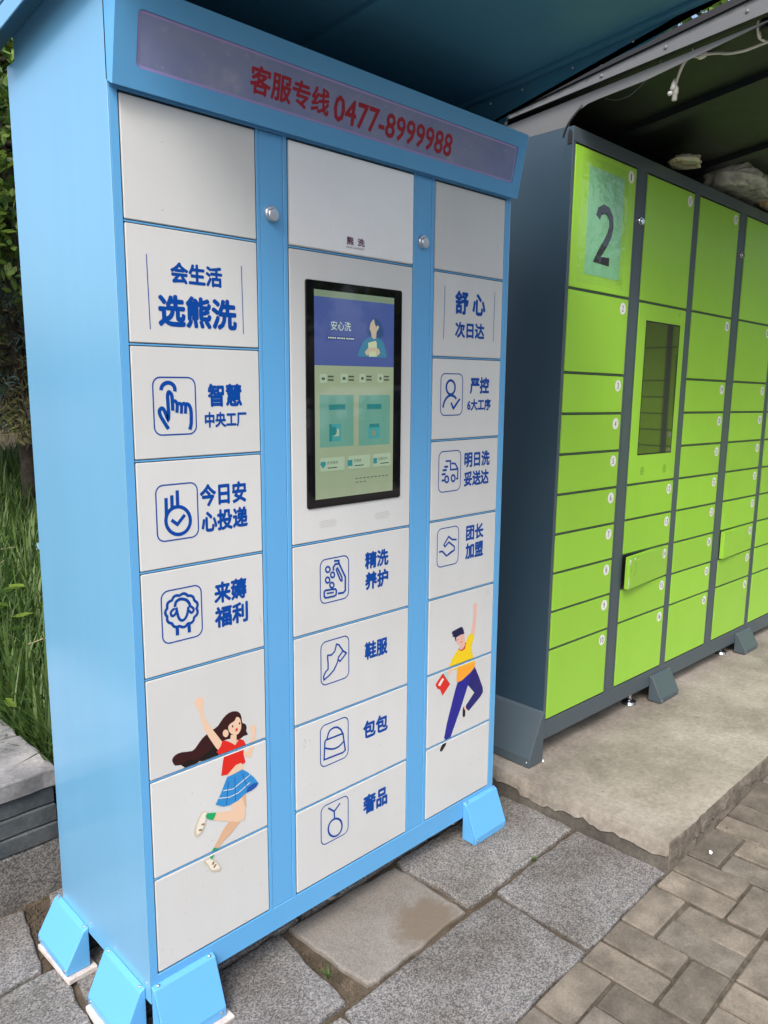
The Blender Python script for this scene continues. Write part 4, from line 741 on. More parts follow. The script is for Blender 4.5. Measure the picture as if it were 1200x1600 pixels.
# ================================================================== GREEN LOCKERS
GROT = (0, .016, -.013)
def gworld(s, n, z):
    v = Matrix.Rotation(-.013, 3, 'Z') @ Matrix.Rotation(.016, 3, 'Y') @ Vector((s, -n, z)); return v+Vector((1.5, .011, 0))
GZ = [2.232, 1.790, 1.520]+[1.520-.1357*i for i in range(1, 8)]+[.313]
GZB = [2.232, 1.790, 1.114, .979, .844, .709, .574, .313]
GD = .46
def green_module(name, s0, s1, cols, stiles, label, first):
    root = empty(name, gworld(s0, 0, 0), GROT); tag(root, label, 'parcel locker')
    def X(s): return s-s0
    wd = s1-s0; zt = 2.278; zb = .243
    cbox('side_panel', 0, .002, 0, GD, zb, zt, M['slate_side'], root, .0006); cbox('side_panel', wd-.002, wd, 0, GD, zb, zt, M['slate_side'], root, .0006)
    cbox('back_panel', .0022, wd-.0022, GD-.002, GD, zb, zt, M['slate_side'], root, 0); cbox('top_panel', .0022, wd-.0022, .03, GD-.003, zt-.004, zt-.002, M['slate_side'], root, 0)
    cbox('base_panel', .0022, wd-.0022, .03, GD-.003, zb, zb+.002, M['slate_side'], root, 0)
    cbox('cavity_shade_sheet', .01, wd-.01, .045, .047, zb+.03, zt-.03, M['black'], root, 0)  # black sheet painting the shade of the compartments
    cbox('front_rail', .0002, wd-.0002, -.0006, .03, 2.2342, zt, M['slate_paint'], root, .001)
    cbox('front_rail', .0002, wd-.0002, -.0006, .03, zb, .3115, M['slate_paint'], root, .001)
    for a, c, lk in stiles:
        cbox('stile', X(a)+.001, X(c)-.001, -.0003, .03, .3118, 2.2339, M['slate_paint'], root, .001)
        if lk:
            g1 = MB(); g1.box(X(a)+.0105, X(a)+.0117, -.0005, -.0002, .32, 2.23); g1.box(X(c)-.0117, X(c)-.0105, -.0005, -.0002, .32, 2.23); g1.build('groove', M['black'], root)
            lock(root, X((a+c)/2), 2.062, M['chrome'], M['chrome'], .0135, -.0003)
    for a, c, zz, num in cols: cbox('gap_shade_sheet', X(a)+.0008, X(c)-.0008, .0034, .0046, .3135, 2.2320, M['black'], root, 0)  # black sheet per column, painted shade for the door gaps
    dr = {}
    for ci, (a, c, zz, num) in enumerate(cols):
        for z in zz[1:-1]: cbox('shelf_edge', X(a)-.0003, X(c)+.0003, .0008, .03, z-.0016, z+.0016, M['slate_paint'], root, 0)
        for i in range(len(zz)-1):
            z1, z0 = zz[i], zz[i+1]; hx = X(c)-.0012
            b = MB(); b.box(X(a)+.0012-hx, 0, -.0012, .016, z0+.0042, z1-.0042); d = b.build('door', M['green'], root, .0016, seg=2); d.location = (hx, rnd.uniform(-.0004, .0004), 0); d.rotation_euler = (0, 0, rnd.uniform(0, .0035))
            k = None
            if num is not None:
                k = num[i]
                if k:
                    txt = str(k); y = -.0014; cx = -.036; cz = z1-.037; mb = MB()
                    mb.add([(cx+.0205*math.cos(t*math.pi/12), y, cz+.0205*math.sin(t*math.pi/12)) for t in range(24)], [tuple(range(24))], 0)
                    vs, fs = text_geo(txt, .006); tw = .0105 if len(txt) == 1 else .0235
                    if txt == '1': tw = .006
                    if txt == '11': tw = .013
                    mb.add([(cx+(u-.5)*tw, y-.0001-e_, cz+(v-.5)*.0215) for u, v, e_ in vs], fs, 1)
                    me = bpy.data.meshes.new('number_sticker'); me.from_pydata(mb.v, [], mb.f); me.polygons.foreach_set('material_index', mb.mi)
                    link('number_sticker', me, [M['tag_white'], M['tag_ink']], d); dr[k] = d
                    d['label'] = 'green door numbered %s' % txt
            dr[(ci, i)] = d
    return root, dr, X
colsA = [(.017, .402, GZ, list(range(1, 11))), (.481, .857, GZB, [11, None, 12, 13, 14, 15, 16]), (.906, 1.288, GZ, list(range(17, 27))), (1.369, 1.751, GZ, list(range(27, 37)))]
stA = [(0.0002, .017, 0), (.402, .481, 1), (.857, .906, 0), (1.288, 1.369, 1), (1.751, 1.7748, 0)]
gA, dA, XX = green_module('green_locker', 0, 1.775, colsA, stA, 'lime green parcel locker in dark grey frame, a paper 2 taped on its first door', 1)
colsB = [(1.801, 2.183, GZ, None), (2.262, 2.644, GZ, None)]
stB = [(1.7785, 1.801, 0), (2.183, 2.262, 1), (2.644, 2.672, 0)]
gB, dB, XX2 = green_module('green_locker', 1.778, 2.672, colsB, stB, 'second lime green locker section cut off by the right edge of the picture', 0)
dA[14].rotation_euler = (0, 0, R(4.6)); dA[14]['label'] = 'bent green door numbered 14 standing ajar with chipped paint'
dA[34].rotation_euler = (0, 0, R(2.9)); dA[34]['label'] = 'green door numbered 34 standing slightly ajar'
dA[33].rotation_euler = (0, 0, R(.9))
# chipped paint on door 14
ch = MB(); zt14, zb14 = GZB[4], GZB[5]; lx = -(.376-.0024)
for pts in ([(lx+.001, zt14-.012), (lx+.012, zt14-.014), (lx+.016, zt14-.022), (lx+.008, zt14-.028), (lx+.004, zt14-.040), (lx+.001, zt14-.030)],
            [(lx+.001, zb14+.052), (lx+.006, zb14+.055), (lx+.007, zb14+.030), (lx+.005, zb14+.012), (lx+.001, zb14+.010)],
            [(lx+.040, zt14-.012), (lx+.056, zt14-.014), (lx+.055, zt14-.019), (lx+.041, zt14-.017)], [(lx+.080, zt14-.022), (lx+.087, zt14-.022), (lx+.083, zt14-.027)]):
    ch.add([(x, -.0015, z) for x, z in pts], [tuple(range(len(pts)))])
tag(link('chipped_paint', ch.mesh('chipped_paint'), M['tag_white'], dA[14]), kind='stuff')
M['greenscratch'] = flat('scratched_green', (.12, .26, .02), .6)
sc_ = MB()
for pts in ([(lx+.058, zt14-.030), (lx+.060, zt14-.055), (lx+.062, zt14-.072), (lx+.045, zt14-.080)], [(lx+.020, zt14-.050), (lx+.022, zt14-.065)], [(lx+.073, zt14-.006), (lx+.078, zt14-.018)]):
    vs, fs = stroke(pts, .0022, False); sc_.add([(x, -.00155, z) for x, z in vs], fs)
link('scratch', sc_.mesh('scratch'), M['greenscratch'], dA[14])
# small screen in the second column
dd = dA[(1, 1)]; hx = -.857+.0012
def LX(s): return s-.857+.0012
M['dark_screen'] = flat('dark_locker_screen', (.030, .034, .020), .03, 0, 1.0)
fr = plate_hole([(LX(.538), 1.225), (LX(.814), 1.225), (LX(.814), 1.726), (LX(.538), 1.726)], [(LX(.543), 1.230), (LX(.543), 1.721), (LX(.809), 1.721), (LX(.809), 1.230)], -.0016, .004)
fr.build('screen_frame', M['black'], dd)
b = MB(); b.box(LX(.542), LX(.810), -.00135, .001, 1.229, 1.722); b.build('screen', M['dark_screen'], dd)
b = MB()
for cx in (.585, .768):
    for i in range(6):
        hw = .016*math.sqrt(max(.05, 1-((i-2.5)/3.2)**2)); b.box(LX(cx)-hw, LX(cx)+hw, -.00150, -.0010, 1.148+i*.0055, 1.1502+i*.0055)
tag(b.build('speaker_slots', M['greenscratch'], dd), kind='stuff')
b = MB(); vs, fs = stroke([(LX(.799), 1.768), (LX(.802), 1.760), (LX(.8065), 1.776)], .0022, False); b.add([(x, -.0014, z) for x, z in vs], fs); link('tick_mark', b.mesh('tick_mark'), M['tag_ink'], dd)
# taped sheet on door 1
d1 = dA[1]
def L1(s): return s-.402+.0012
M['sheet'] = flat('pale_green_paper', (.20, .50, .27), .5)
M['two'] = flat('black_marker', (.02, .016, .016), .35)
mt_, nt_, bt_ = newmat('clear_sticky_film'); vv_ = coords(nt_)
tr_ = nt_.nodes.new('ShaderNodeBsdfTransparent'); gl = nt_.nodes.new('ShaderNodeBsdfGlossy'); gl.inputs['Roughness'].default_value = .09
fz = nt_.nodes.new('ShaderNodeFresnel'); fz.inputs[0].default_value = 1.65
bb_ = nt_.nodes.new('ShaderNodeBump'); bb_.inputs['Strength'].default_value = .8; bb_.inputs['Distance'].default_value = .006
nt_.links.new(noise_tex(nt_, vv_, 22, 3, .5), bb_.inputs['Height']); nt_.links.new(bb_.outputs[0], gl.inputs['Normal']); nt_.links.new(bb_.outputs[0], fz.inputs['Normal'])
geo_ = nt_.nodes.new('ShaderNodeNewGeometry'); mb_ = nt_.nodes.new('ShaderNodeMath'); mb_.operation = 'SUBTRACT'; mb_.inputs[0].default_value = 1; nt_.links.new(geo_.outputs['Backfacing'], mb_.inputs[1])
mu_ = nt_.nodes.new('ShaderNodeMath'); mu_.operation = 'MULTIPLY'; nt_.links.new(fz.outputs[0], mu_.inputs[0]); nt_.links.new(mb_.outputs[0], mu_.inputs[1])
mx_ = nt_.nodes.new('ShaderNodeMixShader'); nt_.links.new(mu_.outputs[0], mx_.inputs[0]); nt_.links.new(tr_.outputs[0], mx_.inputs[1]); nt_.links.new(gl.outputs[0], mx_.inputs[2])
nt_.links.new(mx_.outputs[0], nt_.nodes['Material Output'].inputs[0]); M['clear'] = mt_
b = MB(); b.box(L1(.100), L1(.322), -.0018, -.0013, 1.843, 2.180); b.build('paper_sheet', M['sheet'], d1)
t2 = [(.166, 2.030), (.175, 2.050), (.200, 2.062), (.228, 2.058), (.248, 2.040), (.252, 2.012), (.244, 1.985), (.222, 1.955), (.195, 1.925), (.172, 1.897), (.252, 1.897)]
vs, fs = stroke([(L1(a), c) for a, c in t2], .029, False)
b = MB(); b.add([(x, -.0020, z) for x, z in vs], fs); link('numeral', b.mesh('numeral'), M['two'], d1)
b = MB(); nx_, nz_ = 26, 40; vs = []; fs = []
for j in range(nz_+1):
    for i in range(nx_+1):
        s = .055+(.348-.055)*i/nx_; z = 1.812+(2.208-1.812)*j/nz_; e = min(i, nx_-i, j, nz_-j)
        wr = 0 if e == 0 else (abs(noise.noise(Vector((s*30, z*18, 3))))*.0035+abs(noise.noise(Vector((s*75, z*50, 9))))*.0014)*(1 if .09 < s < .33 else .25)
        vs.append((L1(s), -.0024-wr, z))
for j in range(nz_):
    for i in range(nx_): a = j*(nx_+1)+i; fs.append((a, a+1, a+nx_+2, a+nx_+1))
b.add(vs, fs); b.build('clear_film', M['clear'], d1, smooth=True)
# feet
def gfoot(s, w1, zt_):
    bb = .165+.016*s+.003; foot(gA, (s, -.0006, 0), 0, w1, zt_, bb, .056, M['slate_paint'], M['chrome'])
gfoot(.858, .165, .288); gfoot(1.735, .165, .292)
foot(gA, (-.0003, .110, 0), -math.pi/2, .235, .352, .168, .080, M['slate_paint'], M['chrome'])
foot(gB, (.86, -.0006, 0), 0, .165, .30, .213, .056, M['slate_paint'], M['chrome'])
lv = MB()
for s, y in ((.700, .045), (1.60, .045), (.05, .07), (.7, .38), (1.6, .38), (.05, .38)):
    z = .165+.016*s
    lv.lathe([(.032, z), (.028, z+.010), (.013, z+.018), (.009, z+.022), (.009, z+.045), (.014, z+.046), (.014, z+.054), (.009, z+.055), (.009, .244)], lambda u, v, h, s=s, y=y: (s+u, y+v, h), 16)
lv.build('levelling_feet', M['chrome'], gA)

# hood over the green lockers
def hz0(n): return 2.337+.090*(n+.22)      # gap line
def hzt(n): return 2.392+.135*n            # roof line
hl = [(-.016, 2.278), (-.012, 2.300), (.010, 2.318), (.045, 2.331), (.083, 2.336), (.237, 2.350), (.43, 2.382), (.56, 2.404), (.74, 2.430)]
M['hood_rib'] = flat('hood_rib_coat', (.008, .012, .016), .5)
def hood(root, x0, x1, left):
    def side(xa, xb):
        poly = [(-.022, 2.279)]+hl[1:]+[(.74, hz0(.74)+.001), (-.43, hz0(-.43)+.001), (-.43, 2.279)]
        b = MB(); b.prism(poly, xa, xb, lambda u, v, t: (t, -u, v)); return b.build('hood_side', M['grey_hood'], root)
    if left:
        side(.0012, .0042)
        def strip(xa, xb, f0, f1, mt, nm, n0=-.24, n1=.76):
            b = MB(); ns = [n0+(n1-n0)*i/10 for i in range(11)]; vs = []
            for n in ns: vs += [(xa, -n, f0(n)), (xb, -n, f0(n)), (xb, -n, f1(n)), (xa, -n, f1(n))]
            fs = [(4*i+k, 4*i+(k+1) % 4, 4*i+4+(k+1) % 4, 4*i+4+k) for i in range(10) for k in range(4)]+[(0, 1, 2, 3), (43, 42, 41, 40)]
            b.add(vs, fs); return b.build(nm, mt, root, .0008)
        strip(-.020, -.0175, lambda n: hz0(n)+.010, lambda n: max(hz0(n)+.016, hzt(n)-.004), M['grey_hood'], 'hood_band')
        strip(-.0172, .006, lambda n: hz0(n)+.012, lambda n: hz0(n)+.014, M['black'], 'hood_band_return')
    b = MB()
    def cell(n): return hz0(n)+.018 if n < -.2 else hzt(n)-.010
    for (n0, n1) in ((-.43, .76),):
        xa = -.020 if left else x0
        v = [(xa, -n0, hzt(n0)-.012), (x1, -n0, hzt(n0)-.012), (x1, -n1, hzt(n1)-.012), (xa, -n1, hzt(n1)-.012)]
        b.add(v+[(x, y, z+.012) for x, y, z in v], [(0,3,2,1),(4,5,6,7),(0,1,5,4),(1,2,6,5),(2,3,7,6),(3,0,4,7)])
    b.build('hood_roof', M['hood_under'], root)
    if left:
        b = MB(); v = [(-.026, .235, hzt(-.235)+.0005), (x1, .235, hzt(-.235)+.0005), (x1, -.78, hzt(.78)+.0005), (-.026, -.78, hzt(.78)+.0005)]
        b.add(v+[(v[0][0], v[0][1], v[0][2]+.004), (v[1][0], v[1][1], v[1][2]+.004), (v[2][0], v[2][1], v[2][2]+.026), (v[3][0], v[3][1], v[3][2]+.026)], [(0,3,2,1),(4,5,6,7),(0,1,5,4),(1,2,6,5),(2,3,7,6),(3,0,4,7)]); b.build('hood_cap', M['black_plastic'], root)
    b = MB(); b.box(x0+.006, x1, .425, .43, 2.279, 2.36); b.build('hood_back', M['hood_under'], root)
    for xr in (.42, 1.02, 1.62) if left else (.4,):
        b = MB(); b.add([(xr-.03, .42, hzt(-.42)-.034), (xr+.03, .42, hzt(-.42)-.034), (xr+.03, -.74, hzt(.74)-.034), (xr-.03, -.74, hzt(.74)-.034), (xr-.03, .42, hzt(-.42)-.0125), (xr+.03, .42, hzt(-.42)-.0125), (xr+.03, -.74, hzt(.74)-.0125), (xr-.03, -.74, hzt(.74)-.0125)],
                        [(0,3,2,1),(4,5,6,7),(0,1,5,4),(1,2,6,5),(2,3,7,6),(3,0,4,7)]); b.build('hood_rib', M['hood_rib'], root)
hood(gA, 0, 1.776, True); hood(gB, .0005, .90, False)
b = MB()
for n, s in ((.10, 1), (.30, 1), (.52, 0)): b.lathe([(.006, 0), (.005, .002), (.0015, .0035)], lambda u, v, h, n=n: (-.0202-h, -n+u, (hz0(n)+hzt(n))/2+.004+v), 12)
tag(b.build('hood_rivets', M['grey_hood'], gA), kind='stuff')
b = MB(); b.prism([(-.012, 0), (.012, 0), (.012, .03), (.006, .042), (-.006, .042), (-.012, .03)], -.0022, -.0002, lambda u, v, t: (t, .012+u*.6, 2.226+v)); b.build('cable_hole', M['black'], gA)

# cables
def wp(s, n, z, local=False): return gworld(s, n, z)
def ww(p): return tuple(p)
def w_(sw, n, zw):   # point measured along the face line, not tilted
    c, sn = math.cos(-.013), math.sin(-.013); return Vector((1.5+sw*c+n*sn, .011+sw*sn-n*c, zw))
def smoothp(P, k=5):
    out = []
    for i in range(len(P)-1):
        p0, p1, p2, p3 = P[max(i-1, 0)], P[i], P[i+1], P[min(i+2, len(P)-1)]
        for j in range(k):
            t = j/k; out.append(.5*((2*p1)+(p2-p0)*t+(2*p0-5*p1+4*p2-p3)*t*t+(3*p1-p0-3*p2+p3)*t**3))
    out.append(P[-1]); return out
cb = empty('white_cable', w_(.13, .4, 2.40)); cbo = cb.location.copy()
def cob(b, name, mt): o = b.build(name, mt, cb, smooth=True); o.location = -cbo; return o
b = MB(); b.tube(smoothp([w_(.21, .62, 2.425), w_(.23, .55, 2.428), w_(.219, .50, 2.427), w_(.190, .47, 2.412), w_(.173, .45, 2.404), w_(.170, .41, 2.408), w_(.175, .38, 2.419), w_(.164, .345, 2.422)]), .0042); cob(b, 'cord', M['white_plastic'])
b = MB(); b.tube([w_(.167, .352, 2.423), w_(.164, .345, 2.4225), w_(.158, .336, 2.418), w_(.154, .33, 2.415)], [.005, .010, .010, .007], 8); cob(b, 'splitter', M['white_plastic'])
b = MB()
for k in range(3):
    o_ = (k-1)*.004; b.tube(smoothp([w_(.154, .33, 2.415), w_(.132, .322, 2.413-.001*k), w_(.114+o_, .312, 2.398), w_(.110+o_, .302, 2.377), w_(.108+o_, .295, 2.355), w_(.106+o_*1.5, .29, 2.335)]), .0022, 6)
cob(b, 'lead', M['white_plastic'])
b = MB(); b.tube([w_(.110, .29, 2.343), w_(.110, .29, 2.336), w_(.109, .29, 2.333), w_(.108, .29, 2.316), w_(.108, .29, 2.3155), w_(.107, .29, 2.298)], [.004, .006, .0095, .0095, .0075, .0075], 10); cob(b, 'plug', M['white_plastic'])
b = MB(); b.tube([w_(.098, .292, 2.352), w_(.094, .292, 2.340), w_(.089, .292, 2.323)], [.0035, .006, .007], 10); cob(b, 'plug', M['white_plastic'])
b = MB(); b.tube([w_(.098, .285, 2.318), w_(.086, .285, 2.312)], [.0055, .0065], 10); cob(b, 'plug', M['brass'] if 'brass' in M else M['white_plastic'])
b = MB(); b.tube(smoothp([w_(.154, .333, 2.416), w_(.135, .335, 2.410), w_(.120, .335, 2.413), w_(.108, .335, 2.424)]), .0018, 6); cob(b, 'cable_tie', M['white_plastic'])
tag(cb, 'white power cable with three plugs dangling under the dark hood', 'cable')
jb = empty('junction_box', w_(.16, .545, 2.44)); jo = jb.location.copy()  # junction box on the hood ceiling
b = MB(); 
for _ in (0,): b.box(-.045, .045, -.03, .03, -.018, .024)
o = b.build('housing', M['black_plastic'], jb, .004)
b = MB(); b.tube([q_-jo for q_ in smoothp([w_(.105, .515, 2.462), w_(.104, .515, 2.430), w_(.112, .515, 2.412), w_(.128, .515, 2.408), w_(.125, .512, 2.420), w_(.118, .512, 2.414), w_(.13, .512, 2.406), w_(.16, .515, 2.407)])], .003, 6); b.build('lead', M['white_plastic'], jb, smooth=True)
tag(jb, 'small dark box with a looped white lead under the hood at the top right', 'junction box')
b = MB(); b.tube(smoothp([w_(.06, .27, 2.405), w_(.075, .25, 2.390), w_(.087, .20, 2.362), w_(.099, .15, 2.343), w_(.110, .10, 2.345), w_(.125, .05, 2.365)]), .0012, 6)
o = b.build('thin_wire', flat('grey_wire', (.22, .23, .24), .5), smooth=True); tag(o, 'thin grey wire sagging beneath the dark hood near its left end', 'wire')
b = MB(); b.tube(smoothp([w_(.006, .045, 2.318), w_(-.004, .035, 2.300), w_(-.008, .010, 2.272), w_(-.006, -.004, 2.250), w_(-.004, -.010, 2.235)]), .0032, 6)
o = b.build('black_cable', M['black_plastic'], smooth=True); tag(o, 'short black cable running into a hole in the dark side of the green locker', 'cable')

# plastic bags lying on the green lockers
mtb, ntb, bb2 = newmat('crumpled_clear_plastic'); bb2.inputs['Base Color'].default_value = (.80, .84, .80, 1); bb2.inputs['Roughness'].default_value = .2
trb = ntb.nodes.new('ShaderNodeBsdfTransparent'); mxb = ntb.nodes.new('ShaderNodeMixShader')
rb = ramp(ntb, noise_tex(ntb, coords(ntb), 14, 5, .7), [(.3, (.30,)*3), (.7, (.75,)*3)]); ntb.links.new(rb.outputs[0], mxb.inputs[0])
ntb.links.new(trb.outputs[0], mxb.inputs[1]); ntb.links.new(bb2.outputs[0], mxb.inputs[2]); ntb.links.new(mxb.outputs[0], ntb.nodes['Material Output'].inputs[0]); M['bag'] = mtb
mtp, ntp, bp = newmat('bagged_parcel_wrap'); rp = ramp(ntp, noise_tex(ntp, coords(ntp), 12, 5, .6), [(.38, (.46, .46, .34)), (.52, (.55, .57, .50)), (.62, (.36, .24, .10))]); ntp.links.new(rp.outputs[0], bp.inputs['Base Color']); bp.inputs['Roughness'].default_value = .2
bump(ntp, bp, noise_tex(ntp, coords(ntp), 30, 4), .8, .006); M['parcel'] = mtp
def blob(name, mt, c, size, rot, seed, fold, lab, cat, grp):
    """pillow of thin film with gathered ends and long creases"""
    nu, nv = 56, 40; vs = []; fs = []
    for j in range(nv+1):
        for i in range(nu):
            a = math.tau*i/nu; t = -1+2*j/nv; e = max(0, 1-abs(t)**3)**.5
            cr = abs(noise.noise(Vector((math.cos(a)*2.2+seed, math.sin(a)*2.2, t*1.1)))); cr2 = abs(noise.noise(Vector((math.cos(a)*5+seed, math.sin(a)*5, t*2.6+3))))
            k = e*(1+fold*(cr*.9+cr2*.45-.35)); x = t*(1+.06*noise.noise(Vector((a, seed, 1)))); y = math.copysign(abs(math.cos(a))**.75, math.cos(a))*(.35*(1-e)+k*.9); z = math.sin(a)*k
            vs.append((x*size[0], y*size[1], max(z, -.45)*size[2]))
    for j in range(nv):
        for i in range(nu): fs.append((j*nu+i, j*nu+(i+1) % nu, (j+1)*nu+(i+1) % nu, (j+1)*nu+i))
    bb = MB(); bb.add(vs, fs); o = bb.build(name, mt, smooth=True); o.location = c; o.rotation_euler = rot; tag(o, lab, cat, grp); return o
blob('plastic_bag', M['parcel'], w_(.715, .035, 2.290), (.115, .062, .022), (.06, -.10, .5), 2, .5, lab='small flat bagged parcel poking over the top edge of the green locker above door 11', cat='bag', grp='bags left on top of the green lockers')
blob('plastic_bag', M['bag'], w_(1.40, -.03, 2.330), (.30, .14, .095), (.05, .0, .1), 5, .9, lab='large crumpled clear plastic bag on top of the green locker above doors 17 and 27', cat='bag', grp='bags left on top of the green lockers')
blob('plastic_bag', M['parcel'], w_(1.72, .05, 2.285), (.20, .09, .03), (.05, 0, -.1), 9, .6, lab='pale bagged parcel at the right edge of the picture on top of the green lockers', cat='bag', grp='bags left on top of the green lockers')

# small things on the ground
M['weed'] = leafmat('weed_leaf', (.05, .13, .02), (.12, .24, .05))
def blades(b, x, y, z, n, h, spread, wid, droop=.5, segs=3, rr=rnd):
    for i in range(n):
        a = rr.random()*math.tau; hh = h*rr.uniform(.55, 1.15); sp_ = spread*rr.uniform(.3, 1.2); wd = wid*rr.uniform(.6, 1.2)
        dx, dy = math.cos(a), math.sin(a); px, py = -dy*wd/2, dx*wd/2; vs = []
        bx_, by_ = x+rr.uniform(-.01, .01)*spread*8, y+rr.uniform(-.01, .01)*spread*8
        for k in range(segs+1):
            t = k/segs; r_ = sp_*t**1.6; zz = z+hh*(t-droop*t*t*.55*(sp_/max(h, .001)+.3)); w1 = 1-t**1.8
            if k < segs: vs += [(bx_+dx*r_+px*w1, by_+dy*r_+py*w1, zz), (bx_+dx*r_-px*w1, by_+dy*r_-py*w1, zz)]
            else: vs.append((bx_+dx*r_, by_+dy*r_, zz))
        fs = [(2*k, 2*k+1, 2*k+3, 2*k+2) for k in range(segs-1)]+[(2*segs-2, 2*segs-1, 2*segs)]
        b.add(vs, fs)
b = MB(); blades(b, 0, 0, -.012, 14, .035, .028, .0035); o = b.build('weed', M['weed']); o.location = (.407, -.118, gz(.407)); tag(o, 'small green weed sprouting in the wide gap between two flagstones', 'plant')
b = MB(); blades(b, 0, 0, -.004, 40, .008, .014, .0022); o = b.build('moss_tuft', M['weed']); o.location = (1.142, -.214, gz(1.142)); tag(o, 'tiny dark moss tuft in the joint in front of the right foot', 'moss')
b = MB(); b.add([(-.006, -.004, .001), (.006, -.003, .004), (.004, .005, .008), (-.004, .004, .003)], [(0, 1, 2, 3)]); b.add([(.002, .002, .002), (.009, .003, .007), (.006, .008, .004)], [(0, 1, 2)])
o = b.build('paper_scrap', M['tag_white']); o.location = (1.535, -.585, gz(1.535)); tag(o, 'tiny white scrap lying on the paving bricks by the concrete slab', 'litter')
b = MB(); b.lathe([(.008, 0), (.007, .01), (.002, .016)], lambda u, v, h: (u*.55, v*.55, h*.5), 7); o = b.build('tissue_scrap', M['tag_white']); o.location = (1.506, .004, .166); tag(o, 'small white scrap at the foot of the dark locker corner on the concrete', 'litter')

# ================================================================== PLANTS
M['grass'] = leafmat('long_grass', (.020, .058, .008), (.15, .25, .06), .5, .3)
M['leafA'] = leafmat('broad_leaves', (.026, .075, .012), (.20, .31, .05), .42, .40)
M['leafB'] = leafmat('spruce_needles', (.06, .07, .025), (.17, .155, .06), .7, .1)
M['leafC'] = leafmat('blue_spruce_needles', (.04, .08, .065), (.11, .17, .15), .7, .1)
M['bark'] = mineral('dark_bark', (.018, .014, .012), (.035, .028, .023), (.07, .058, .048), 9, 60, .95, 1, .02, .1)
gb = MB(); rg = random.Random(3)
def in_view(x, y):
    d = math.atan2(x+.69, y+1.412); return .14 < d < .32
cnt = 0
while cnt < 15500:
    y = .80+7.5*rg.random()**1.7; x = rg.uniform(-3.2, 6.5) if rg.random() < .30 else (math.tan(rg.uniform(.12, .36))*(y+1.412)-.69+rg.uniform(-.3, .3))
    if x < .11 and y < 1.72 and x > -.52: continue
    if x < .12 and y < 1.1: continue
    if x > .12 and y < .80: continue
    h = .36*rg.uniform(.6, 1.25); blades(gb, x, y, hz(x, y)-.01, 1, h, rg.uniform(.08, .30), .0075*rg.choice((1, 1, 1.3, 2.0))+.0018*y, .6, 4, rg); cnt += 1
tag(gb.build('grass', M['grass']), 'long uncut grass growing behind the stone wall', kind='stuff')
# litter in the grass
b = MB(); b.add([(-.03, 0, .0), (.02, -.01, .01), (.035, .0, .05), (-.02, .01, .045)], [(0, 1, 2, 3)], 0); b.add([(.02, -.01, .01), (.07, -.015, .02), (.06, .0, .05), (.035, .0, .05)], [(0, 1, 2, 3)], 1)
o = b.build('wrapper', [flat('pale_blue_wrapper', (.25, .50, .70), .3), M['tag_white']]); o.location = (1.04, 3.35, .46); tag(o, 'crumpled blue and white wrapper caught in the long grass', 'litter')
b = MB()
for i in range(16):
    x, y = .35+rg.random()*1.2, 1.3+rg.random()*2.5; a = rg.random()*6; l = rg.uniform(.15, .4); z = hz(x, y)+rg.uniform(.1, .3)
    b.tube([(x, y, z), (x+l*.5*math.cos(a), y+l*.5*math.sin(a), z+.06), (x+l*math.cos(a), y+l*math.sin(a), z+.05)], .0022, 5)
tag(b.build('dry_stems', flat('dry_stem', (.42, .36, .22), .8)), 'dry straw stems fallen across the grass', kind='stuff')
# broad leaved weed by the wall end
def leafquad(b, c, d, up_, L, Wd):
    d = d.normalized(); s = d.cross(up_)
    if s.length < .01: s = Vector((1, 0, 0))
    s.normalize(); n_ = s.cross(d)
    b.add([c, c+d*L*.35+s*Wd*.5-n_*L*.04, c+d*L*.7+s*Wd*.42-n_*L*.04, c+d*L-n_*L*.12, c+d*L*.7-s*Wd*.42-n_*L*.04, c+d*L*.35-s*Wd*.5-n_*L*.04], [(0, 1, 2, 3), (0, 3, 4, 5)])
def rv(r=rg): return Vector((r.gauss(0, 1), r.gauss(0, 1), r.gauss(0, 1)))
def broad_plant(x, y, z, n, h, L, lab):
    e = empty('leafy_weed', (x, y, z)); b = MB(); st = MB()
    for i in range(n):
        t = rg.random(); d = rv(); d.z = abs(d.z)*.3; c = Vector((rg.gauss(0, h*.18), rg.gauss(0, h*.18), h*t)); leafquad(b, c, d, Vector((0, 0, 1)), L*rg.uniform(.6, 1.2), L*.62*rg.uniform(.7, 1.1))
    st.tube([(0, 0, 0), (.01, 0, h*.5), (0, .01, h)], .003, 5)
    b.build('leaves', M['leafA'], e); st.build('stem', M['weed'], e); tag(e, lab, 'plant')
broad_plant(.16, 1.16, .28, 12, .16, .07, 'small broad-leaved weed beside the end of the stone wall')
broad_plant(.42, 1.9, .3, 26, .40, .09, 'taller broad-leaved weed in the grass left of the blue locker')
broad_plant(.19, .86, .27, 8, .11, .05, 'low weed tucked between stone wall and blue locker')

